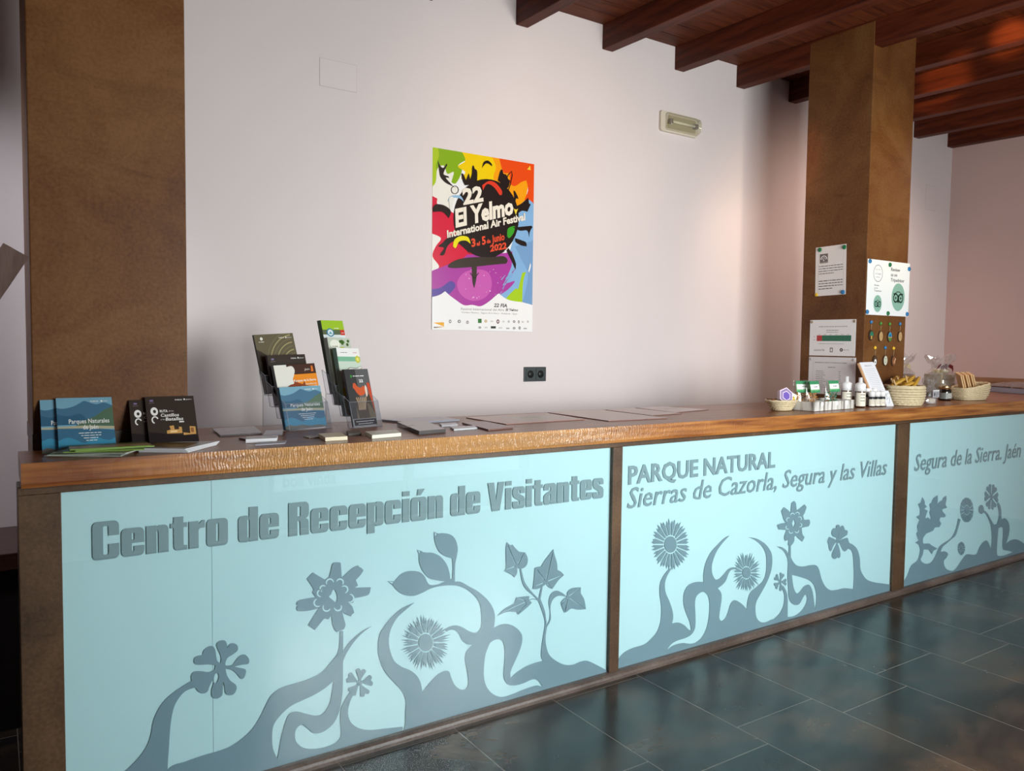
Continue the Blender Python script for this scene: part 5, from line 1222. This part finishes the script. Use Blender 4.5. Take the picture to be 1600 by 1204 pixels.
def face(loc, yaw, tilt=0, roll=0):
    "local +z looks back towards the room (-y), turned by yaw, leaning back by tilt"
    return Matrix.Translation(loc) @ Matrix.Rotation(radians(yaw), 4, 'Z') @ Matrix.Rotation(radians(90-tilt), 4, 'X') @ Matrix.Rotation(radians(roll), 4, 'Z')
PUR = flat(108, 84, 176, .4); PK = flat(226, 206, 226, .4); PLV = flat(140, 124, 166, .4)
prism('soap_box', 6, .047, .022, face((3.503, .165, H+.079), -14, 14, 20), PK, 'purple and white hexagonal soap box in the small basket', 'soap box', ((.046, PK), (.041, PLV), (.028, PK), (.023, PUR)))
mb = MB(); T = face((3.560, .160, H+.068), -20, 20, -30); mb.box(-.019, .019, -.026, .026, -.004, .004, flat(240, 234, 214), T=T)
O = T @ Vector((0, 0, .0043)); U = T.to_3x3() @ X3; V = T.to_3x3() @ Y3; mb.fill((O, U, V, U.cross(V)), [ell(.003, -.004, .010, .014, 9)], flat(226, 190, 60), .0003); mb.fill((O, U, V, U.cross(V)), [ell(.001, .002, .004, .004, 6)], flat(130, 120, 60), .0005)
tag(mb.build('gift_card', loc=O), 'small cream card with a yellow flower in the small basket', 'card')
mb = MB(); mb.box(-.035, .03, -.02, .02, -.006, .006, flat(120, 70, 40), T=Matrix.Translation((3.452, .200, H+.052)) @ Matrix.Rotation(.25, 4, 'Y')); tag(mb.build('wooden_comb', loc=(3.452, .2, H+.052)), 'brown wooden piece lying in the left part of the small basket', 'wooden piece')
# white-washed tray with bags
def m_wash():
    m, n, l, b = nt('white_washed_wood'); tc = n.new('ShaderNodeTexCoord')
    g = tex(n, l, 'ShaderNodeTexNoise', tc.outputs['Object'], 1, 3, (46, 46, 5)); r = ramp(n, [(.36, (.22, .20, .18)), (.46, (.56, .54, .51)), (.6, (.72, .71, .69))])
    l.new(g.outputs['Fac'], r.inputs['Fac']); l.new(r.outputs['Color'], b.inputs['Base Color']); b.inputs['Roughness'].default_value = .6; return m
WSH = m_wash()
e = tag(empty('tray', (3.79, .155, H+.002), radians(4)), 'white washed wooden tray with round white stickers, holding green topped bags', 'tray')
w_, d_, h_ = .205, .092, .049
for nm, bx_ in (('front_board', (-w_, w_, -d_, -d_+.008, 0, h_)), ('back_board', (-w_, w_, d_-.008, d_, 0, h_)), ('side_board', (-w_, -w_+.008, -d_+.0085, d_-.0085, 0, h_)), ('side_board', (w_-.008, w_, -d_+.0085, d_-.0085, 0, h_)), ('bottom_board', (-w_+.009, w_-.009, -d_+.009, d_-.009, .001, .008))):
    MB().box(*bx_, WSH, bev=.001).build(nm, e)
mb = MB()
for x in (-.125, .02, .125): mb.fill((Vector((x, -d_, .036)), X3, Z3, -Y3), [ell(0, 0, .013, n=16)], WHT, .0006, .0005)
mb.build('sticker', e)['kind'] = 'stuff'
BAG = m_clear('plastic_bag', (.93, .96, .94), .04, .12, .04)
def pasta_bag(loc, yaw, label, hd, content=True, seed=1):
    e = tag(empty('food_bag', loc, radians(yaw)), label, 'bag', 'bags in the white tray'); r_ = random.Random(seed)
    nx, nz = 9, 9; mb = MB()
    W_, H_ = .096, .150
    for s in (-1, 1):
        vs = []
        for j in range(nz+1):
            for i in range(nx+1):
                u, v = i/nx, j/nz; b = .026*sin(pi*u)**.6*(1-v)**.5+.0015+r_.uniform(-.0015, .0015)*(0 < i < nx)
                vs.append(((u-.5)*2*W_*(.9+.1*v)*.5*2*.5, s*b, v*H_))
        f = [(j*(nx+1)+i, j*(nx+1)+i+1, (j+1)*(nx+1)+i+1, (j+1)*(nx+1)+i) for j in range(nz) for i in range(nx)]
        mb.add(vs, f if s < 0 else [q[::-1] for q in f], BAG, True)
    mb.build('plastic_bag', e)
    m = MB(); f_ = (Vector((-W_*.5, -.032, .084)), X3, Vector((0, .22, 1)).normalized(), -Y3)
    G1_, G2_ = flat(60, 140, 96, .3), flat(110, 176, 120, .3)
    m.fill(f_, [rect(0, 0, W_, .064)], G2_, .0, .001); m.fill(f_, [[(0, .046)]+[(W_*k/8, .046+.003*(k % 2)) for k in range(1, 8)]+[(W_, .046), (W_, .064), (0, .064)]], G1_, .0004)
    m.fill(f_, [rect(.004, .018, W_-.004, .046)], WHT, .0006); greek(m, f_, .038, .030, .034, .006, DK, .0009); m.fill(f_, [rect(0, 0, W_, .006)], G1_, .0004)
    m.fill(f_, [[(0, .006), (W_*.3, .012), (W_*.6, .008), (W_, .013), (W_, .004), (0, .003)]], G1_, .0006)
    m.build('header_label', e)
    m = MB()
    for k in range(110):
        a = r_.uniform(0, 2*pi); p = Vector((r_.uniform(-.042, .042), r_.uniform(-.020, .004), r_.uniform(.020, .086)))
        d = Vector((cos(a)*.006, sin(a)*.005, r_.uniform(-.003, .003)))
        m.tube([p-d, p+Vector((0, 0, .0015)), p+d], [.0022, .0034, .0018], hd if k % 3 else flat(176, 116, 56), 5)
    m.build('dried_contents', e)['kind'] = 'stuff'
OCH = flat(206, 148, 74, .5)
pasta_bag((3.700, .150, H+.0115), 6, 'green labelled bag of dried food, in front at the left end of the tray', OCH, seed=2)
pasta_bag((3.668, .190, H+.0115), -16, 'green labelled bag standing behind, at the left rear of the tray', OCH, seed=3)
pasta_bag((3.888, .158, H+.0115), 2, 'green labelled bag at the right end of the tray', flat(60, 130, 96), seed=4)
mb = MB(); T = Matrix.Translation((3.79, .165, H+.028)) @ Matrix.Rotation(.5, 4, 'Z'); mb.lathe([(.001, -.02), (.02, -.015), (.026, 0), (.02, .016), (.001, .02)], flat(232, 228, 222), n=10, T=T); tag(mb.build('white_sachet', loc=(3.79, .165, H+.01)), 'small white sachet between the bags in the tray', 'sachet')
# bottles and jars
AMB = mat('brown_glass', (.055, .018, .010), .12, coat=.6); LBL = flat(228, 222, 208, .5); BKP2 = flat(40, 40, 46, .3); CAPW = flat(238, 238, 240, .3)
def bottle(name, loc, r, h, label, top='spray', body=None, cat='bottle', g='little bottles and jars', lab=True):
    e = tag(empty(name, loc, radians(-25)), label, cat, g)
    MB().lathe([(r*.92, 0), (r, .003), (r, h*.60), (r*.85, h*.66), (r*.5, h*.70), (r*.5, h*.74)], body or AMB, n=20).build('bottle_body', e)
    if lab:
        n = 14; vs = []
        for k in range(n+1):
            a = pi*1.5-1.35+2.7*k/n
            for z in (h*.05, h*.50): vs.append((cos(a)*(r+.0006), sin(a)*(r+.0006), z))
        m = MB().add(vs, [(2*k, 2*k+2, 2*k+3, 2*k+1) for k in range(n)], LBL, True)
        for q in range(3):
            vs = []
            for k in range(6):
                a = pi*1.5-.5+1.0*k/5
                for z in (h*(.42-.10*q), h*(.44-.10*q)): vs.append((cos(a)*(r+.0009), sin(a)*(r+.0009), z))
            m.add(vs, [(2*k, 2*k+2, 2*k+3, 2*k+1) for k in range(5)], DK)
        m.build('label', e)
    if top == 'spray':
        m = MB().lathe([(r*1.02, h*.54), (r*1.02, h*.78), (r*.6, h*.82), (r*.36, h*.84), (r*.36, h), (0, h)], CAPW, n=18); m.build('cap', e)
    elif top == 'dropper':
        MB().lathe([(r*.55, h*.70), (r*.55, h*.84), (r*.34, h*.86), (r*.30, h*.98), (0, h)], CAPW, n=14).build('cap', e)
    else:
        MB().lathe([(r*.98, h*.66), (r*.98, h*.98), (r*.9, h), (0, h)], CAPW, n=16).build('cap', e)
    return e
Zs = H+.0015
bottle('spray_bottle', (4.095, .192, Zs), .030, .175, 'left one of the two brown bottles with tall white caps beside the tray', 'spray')
bottle('spray_bottle', (4.112, .115, Zs), .029, .172, 'right and nearer of the two brown bottles with tall white caps')
bottle('dropper_bottle', (4.285, .205, Zs), .021, .158, 'slimmer dropper bottle standing before the slanted price card', 'dropper', BKP2)
bottle('small_bottle', (4.205, .160, Zs), .015, .090, 'small black bottle with white cap right of the brown bottles', 'cap', BKP2)
for k, (x, y) in enumerate(((4.232, .118), (4.272, .110), (4.312, .102))):
    bottle('cream_jar', (x, y, Zs), .0185, .088, ('left', 'middle', 'right')[k]+' one of three little white capped jars in a row before the price card', 'cap', BKP2)
for k, (x, y) in enumerate(((4.262, .165), (4.315, .155))):
    bottle('cream_jar', (x, y, Zs), .0175, .105, ('left', 'right')[k]+' one of two taller white capped jars behind the row of three', 'cap', BKP2)
bottle('glass_vial', (4.400, .120, Zs), .013, .070, 'tiny clear vial with black cap in front of the white card', 'cap', m_clear('vial_glass', (.9, .93, .95), .06, .03, .1), 'bottle', None, False)
# slanted price card on its wooden stand, and small tent card
q = frame3((1343, 566), (1365, 565), (1362, 632), .235, .235, .115, Zs)
fr, w, h = q; e = tag(empty('price_card', tuple(fr[0])), 'tall slanted white price card on a thin wooden stand before the pillar', 'card')
O = Vector((0, 0, 0)); f_ = (O, fr[1], fr[2], fr[3]); mb = MB(); sheetbox(mb, f_, w, h, .003, flat(232, 234, 242, .4), flat(240, 225, 200))
text(mb, f_, 'PRECIOS', .25*w, .90*h, .03*h, GY, w=.5*w, hgt=.0004); greek(mb, f_, .15*w, .84*h, .7*w, .012*h, flat(190, 194, 206), .0004, 14, 3.4, 7); mb.build('card', e)
mb = MB(); f2 = (O-fr[3]*.0035-fr[1]*.012, fr[1], fr[2], fr[3]); sheetbox(mb, f2, .016, h*.99, .008, mat('stand_wood', (.62, .36, .20), .5), mat('stand_wood', (.62, .36, .20), .5)); mb.build('stand', e)
q = frame3((1377, 610), (1389, 610), (1379, 632), .140, .140, .100, Zs); fr, w, h = q
mb = MB(); f_ = (fr[0].copy(), fr[1], fr[2], fr[3]); sheetbox(mb, f_, .075, h, .002, flat(232, 235, 244, .4), WHT); greek(mb, f_, .012, h*.8, .05, .004, flat(196, 200, 214), .0004, 4, 3, 8)
mb.box(fr[0].x, fr[0].x+.073, fr[0].y+.001, fr[0].y+.045, Zs, Zs+.002, WHT)
tag(mb.build('tent_card', loc=fr[0]), 'small white card standing at the foot of the price card', 'card')
# big wicker basket with ochre packets
basket('wicker_basket', (4.570, .118, H+.003), [(.092, 0), (.106, .03), (.112, .07), (.110, .112)], 'round wicker basket full of ochre yellow packets, right of the price card', WCK, 1.05, .98, 8, 22, .2, rim=.0075)
OC2 = flat(186, 142, 48, .4); OC3 = flat(150, 108, 36, .4); STW = flat(206, 170, 120, .6)
rg = random.Random(21)
for k in range(15):
    a = rg.uniform(0, 2*pi); r_ = rg.uniform(.02, .085) if k else 0
    p = Vector((4.570+r_*cos(a), .118+r_*sin(a)*.8, H+.118+rg.uniform(0, .035)))
    T = Matrix.Translation(p) @ Matrix.Rotation(rg.uniform(-.9, .9), 4, 'Z') @ Matrix.Rotation(rg.uniform(-.5, .1)-.35, 4, 'Y') @ Matrix.Rotation(rg.uniform(-.5, .5), 4, 'X')
    mb = MB(); L_ = .060; n = 8; vs = []
    mb.lathe([(.003, -L_), (.016, -L_*.8), (.021, -.01), (.020, L_*.5), (.012, L_*.85), (.004, L_)], OC2 if k % 3 else OC3, n=9, T=T @ Matrix.Rotation(radians(-90), 4, 'Y') @ Matrix.Diagonal((.55, 1, 1, 1)))
    pk = mb.build('ochre_packet', loc=p)
    tag(pk, 'ochre yellow packet tied at the end, in the round wicker basket', 'packet', 'ochre packets in the wicker basket')
for k, (dx, dy, tx) in enumerate(((-.075, .0, -.10), (-.060, .02, -.12), (-.022, .01, -.09), (-.008, .02, -.11), (.0, -.03, -.10))):
    p = Vector((4.570+dx, .118+dy, H+.095)); d = Vector((tx*.42, 0, .062+.006*k))
    tag(MB().tube([p, p+d*.6, p+d], [.005, .0045, .004], STW, 6).build('cinnamon_stick', loc=p), 'thin pale stick poking out of the left side of the wicker basket', 'stick', 'pale sticks in the wicker basket')
# cellophane wrapped gifts
CEL = m_clear('cellophane', (.95, .93, .92), .16, .08, .10)
def crumple(loc, rx, ry, h, seed, m, flare=.0, n=18, rows=9):
    r_ = random.Random(seed); vs = []; tp = [r_.uniform(.75, 1.25) for i in range(n)]
    for j in range(rows+1):
        t = j/rows
        k = 1 if t < .55 else (1-(t-.55)/.2*.6 if t < .75 else .40+(t-.75)/.25*(.45+flare))
        for i in range(n):
            a = 2*pi*i/n; q = k*(1+r_.uniform(-.13, .13))
            vs.append((loc[0]+rx*q*cos(a), loc[1]+ry*q*sin(a), loc[2]+h*(t if t < .7 else .7+(t-.7)*tp[i])+r_.uniform(-.004, .004)*(j > 0)))
    return MB().add(vs, [(j*n+i, j*n+(i+1) % n, (j+1)*n+(i+1) % n, (j+1)*n+i) for j in range(rows) for i in range(n)], m)
e = tag(empty('wrapped_soap_bag', (4.775, .090, H+.001)), 'clear bag with a grey white label standing against the wicker basket', 'bag')
crumple((.045, 0, 0), .050, .034, .150, 5, CEL).build('bag', e)
f_ = (Vector((.004, -.036, .042)), X3, Z3, -Y3); mb = MB(); mb.fill(f_, [rect(0, 0, .074, .046)], flat(170, 170, 178, .4), 0, .001); mb.fill(f_, [rect(0, .040, .074, .046)], flat(236, 236, 236), .0004); mb.fill(f_, [ell(.02, .020, .008, .012, 8)], DK, .0004); greek(mb, f_, .034, .026, .034, .005, DK, .0004, 3, 1.8); mb.build('label', e)
mb = MB().lathe([(.001, 0), (.036, .002), (.038, .030), (.001, .036)], flat(232, 226, 216), n=12, T=Matrix.Translation((.045, 0, .002)) @ Matrix.Diagonal((1, .7, 1, 1))); mb.build('soap', e)
MRN = flat(92, 30, 34, .3); SAND = mat('sand_box', (.36, .30, .20), .6, var=.15, vscale=30)
def gift(loc, w, d, hb, label, seed, ribbon, m_box, hat, rz=0):
    e = tag(empty('gift_hamper', loc, rz), label, 'gift')
    MB().box(-w/2, w/2, -d/2, d/2, 0, hb, m_box, bev=.003).build('box', e)
    mb = MB()
    for k in range(5): mb.box(-w/2-.0006, w/2+.0006, -d/2-.0008, -d/2+.001, hb*(.08+.18*k), hb*(.085+.18*k)+.0015, flat(96, 84, 60))
    mb.fill((Vector((0, -d/2-.001, hb*.5)), X3, Z3, -Y3), [ell(0, 0, .03, .016, 18), ell(0, 0, .024, .011, 18)], flat(120, 104, 74), .0004)
    mb.build('carving', e)
    if hat:
        r_ = random.Random(seed); m = MB()
        for k in range(14):
            a = r_.uniform(0, 2*pi); rr = r_.uniform(.01, w*.42); p = Vector((rr*cos(a), rr*sin(a)*.6, hb+.012+r_.uniform(0, .02)))
            m.lathe([(.001, -.012), (.014, -.006), (.016, .004), (.001, .012)], flat(*r_.choice([(214, 206, 160), (228, 222, 196), (196, 176, 120)]), .5), n=8, T=Matrix.Translation(p))
        m.build('soaps', e)['kind'] = 'stuff'
    crumple((0, 0, .003), w*.72, d*.72, .29, seed, CEL, .25, 26, 14).build('cellophane_wrap', e)
    m = MB(); zr = .29*.73
    for s, L_ in ((-1, .07), (1, .095), (-.5, .05), (.5, .06)):
        pts = [Vector((0, -.02, zr)), Vector((s*L_*.5, -.03, zr+.018)), Vector((s*L_, -.03, zr+.002)), Vector((s*L_*1.15, -.025, zr-.026))]
        L = []; R = []
        for i, p in enumerate(pts): L.append(p+Vector((0, -.004, .012))); R.append(p-Vector((0, -.004, .012)))
        m.add(L+R, [(i, i+1, i+5, i+4) for i in range(3)], ribbon)
    m.lathe([(.001, -.010), (.014, -.005), (.014, .006), (.001, .010)], ribbon, n=10, T=Matrix.Translation((0, -.025, zr)))
    m.build('ribbon_bow', e)
    return e
gift((5.465, .380, H+.002), .15, .13, .165, 'tall sand coloured box of soaps wrapped in cellophane with a maroon bow', 6, MRN, SAND, True, -.1)
gift((5.255, .555, H+.002), .17, .13, .165, 'cellophane wrapped hamper with a cream and brown bow right beside the pillar', 8, flat(196, 176, 140, .4), mat('brown_card', (.17, .09, .045), .6), False, .05)
mb = MB(); mb.lathe([(.0015, 0), (.0015, .075), (.001, .078)], flat(220, 206, 180), n=8); mb.lathe([(.052, .078), (.03, .100), (.001, .112)], flat(214, 190, 150), n=20); mb.lathe([(.014, 0), (.012, .01), (.001, .012)], flat(220, 206, 180), n=12)
o = mb.build('toy_parasol'); o.location = (5.06, .34, H+.125); o.location.z = H+.002; o.scale = (.7, .7, 1.35)
tag(o, 'cream paper parasol on a thin stick between the wicker basket and the hamper', 'parasol')
# jar with a brass lid
e = tag(empty('honey_jar', (5.250, .225, H+.001)), 'dark glass jar with a brass lid and printed label, between the two wicker baskets', 'jar')
MB().lathe([(.036, 0), (.040, .006), (.040, .066), (.034, .078)], mat('dark_jar_glass', (.012, .008, .007), .06, coat=1), n=24).build('jar_body', e)
MB().lathe([(.037, .076), (.038, .094), (.036, .097), (0, .097)], mat('brass_lid', (.60, .46, .26), .25, .9), n=24).build('lid', e)
n = 16; vs = []
for k in range(n+1):
    a = pi*1.35-1.5+3.0*k/n
    for z in (.012, .052): vs.append((cos(a)*.0407, sin(a)*.0407, z))
mb = MB().add(vs, [(2*k, 2*k+2, 2*k+3, 2*k+1) for k in range(n)], flat(120, 122, 120, .3), True)
for q in range(3):
    vs = []
    for k in range(8):
        a = pi*1.35-.2+1.4*k/7
        for z in (.020+.011*q, .025+.011*q): vs.append((cos(a)*.0411, sin(a)*.0411, z))
    mb.add(vs, [(2*k, 2*k+2, 2*k+3, 2*k+1) for k in range(7)], flat(226, 226, 222, .3))
mb.build('label', e)
# slanting basket with boards
basket('slanted_basket', (5.480, .185, H+.003), [(.100, 0), (.122, .03), (.128, .065), (.124, .095)], 'slanting square wicker basket with flat wooden pieces, right of the jar', WCK, 1.0, .62, 8, 26, -.15, 4, .006, (.10, 0, 1.6))
WP = mat('pale_board', (.72, .48, .25), .5, var=.12, vscale=20)
for k in range(6):
    p = Vector((5.375+.034*k, .195+.004*(k % 2), H+.130)); T = Matrix.Translation(p) @ Matrix.Rotation(radians(-28), 4, 'Y') @ Matrix.Rotation(radians(-38), 4, 'Z')
    mb = MB().box(-.0045, .0045, -.036, .036, -.068, .056, WP, T=T, bev=.001)
    tag(mb.build('wooden_tablet', loc=p), 'thin flat pale wooden piece standing aslant in the slanting basket', 'wooden piece', 'wooden pieces in the slanting basket')
# things at the far right end
GB_ = flat(140, 140, 156, .4)
T = Matrix.Translation((6.79, .70, H)) @ Matrix.Rotation(radians(25.2), 4, 'Z').inverted()
mb = MB().box(0, .34, -.72, 0, .001, .040, GB_, T=T, bev=.002); tag(mb.build('grey_folder_box', loc=(6.8, .3, H)), 'flat blue grey box lying at the far right end of the counter', 'box')
e = tag(empty('wrapped_textile', (6.80, .38, H+.041), radians(-25.2)), 'brown patterned textile in clear wrapping on the flat grey box', 'textile')
r_ = random.Random(9); n = 14; m_ = 26; vs = []
for j in range(m_+1):
    for i in range(n+1):
        u, v = i/n, j/m_; vs.append((-.12+.22*u, -.27+.56*v, .034*sin(pi*u)**.5*sin(pi*v)**.4+r_.uniform(0, .006)))
mb = MB().add(vs, [(j*(n+1)+i, j*(n+1)+i+1, (j+1)*(n+1)+i+1, (j+1)*(n+1)+i) for j in range(m_) for i in range(n)], mat('brown_textile', (.26, .15, .12), .5, var=.6, vscale=45), True)
mb.add([(-.12, -.27, 0), (.10, -.27, 0), (.10, .29, 0), (-.12, .29, 0)], [(3, 2, 1, 0)], MATS['brown_textile']); mb.build('textile', e)
vs2 = [(x*1.04, y*1.03, z*1.1+.004+r_.uniform(0, .006)) for x, y, z in vs]
MB().add(vs2, [(j*(n+1)+i, j*(n+1)+i+1, (j+1)*(n+1)+i+1, (j+1)*(n+1)+i) for j in range(m_) for i in range(n)], CEL).build('wrapping', e)
a_ = at(1521, 590, 0, 7.20); b_ = at(1597, 589, 0, 7.20); m_w = m_wood('board_wood', (.22, .10, .05), (.42, .22, .12), 'y', .5, 1, .1, False)
mb = MB().box(7.185, 7.222, b_.y-.35, a_.y, H+.060, a_.z+.008, m_w, bev=.003).box(7.17, 7.222, b_.y-.35, a_.y-.02, H+.001, H+.059, m_w, bev=.003)
tag(mb.build('wooden_board', loc=(7.2, .6, H)), 'brown wooden board standing along the rose wall behind the wrapped textile', 'board')

# ------------------------------------------------------------------ light
wd = bpy.data.worlds.new('daylight'); SC.world = wd; wd.use_nodes = True
bg = wd.node_tree.nodes['Background']; bg.inputs['Color'].default_value = (.62, .78, 1, 1); bg.inputs['Strength'].default_value = 3.2
def area(name, loc, rot, sx, sy, power, col):
    l = bpy.data.lights.new(name, 'AREA'); l.shape = 'RECTANGLE'; l.size = sx; l.size_y = sy; l.energy = power; l.color = col
    o = bpy.data.objects.new(name, l); COL.objects.link(o); o.location = loc; o.rotation_euler = rot
    return o
PW = [275, 4]
for (x0, x1, z0, z1), p in zip(OPEN, PW):
    z0 = max(z0, .9)
    if p: area('window_daylight', ((x0+x1)/2, Y_R-.30, (z0+z1)/2), (radians(90), 0, 0), x1-x0, z1-z0, p*1.0, (1, .985, .95))
def spot(name, loc, to, power, col, ang, blend=.8, size=.05):
    l = bpy.data.lights.new(name, 'SPOT'); l.energy = power; l.color = col; l.spot_size = radians(ang); l.spot_blend = blend; l.shadow_soft_size = size
    o = bpy.data.objects.new(name, l); COL.objects.link(o); o.location = loc
    o.rotation_euler = (Vector(to)-Vector(loc)).to_track_quat('-Z', 'Y').to_euler()
    return o
spot('wall_wash_and_fill', (2.6, -.9, 3.0), (2.75, 1.1, 2.2), 55, (1, .72, .55), 80, 1, .1)
spot('corner_fill', (5.75, 0, 2.95), (5.5, 1.28, 1.6), 90, (1, .70, .56), 130, 1, .12)  # added warm fill for the pillar's wall shadow and the rose wall, no fixture
spot('ceiling_spot', (3.9, -1.9, 2.4), (4.60, .242, 2.35), 85, (1, .70, .30), 34, 1, .05)
for q, X_ in (((1478, 124), SX(5.2)), ((1580, 58), SX(4.672))):
    spot('ceiling_spot', (3.6, -.9, 2.75), at(*q, 0, X_), 300, (1, .60, .22), 9, .9, .03)
spot('wall_wash_and_fill', (4.12, .60, 2.95), (4.52, 1.28, 1.5), 18, (1, .64, .46), 75, 1, .12)  # added warm fill, lifts the wall shaded by the right pillar
spot('wall_wash_and_fill', (-.75, .1, 2.9), (-.25, 1.1, 1.5), 110, (.95, .95, 1), 70, 1, .12)  # added neutral fill for the wall left of the wide pillar
SC.view_settings.view_transform = 'Standard'; SC.view_settings.look = 'None'; SC.view_settings.gamma = 1; SC.view_settings.exposure = -.24
SC.view_settings.use_curve_mapping = False
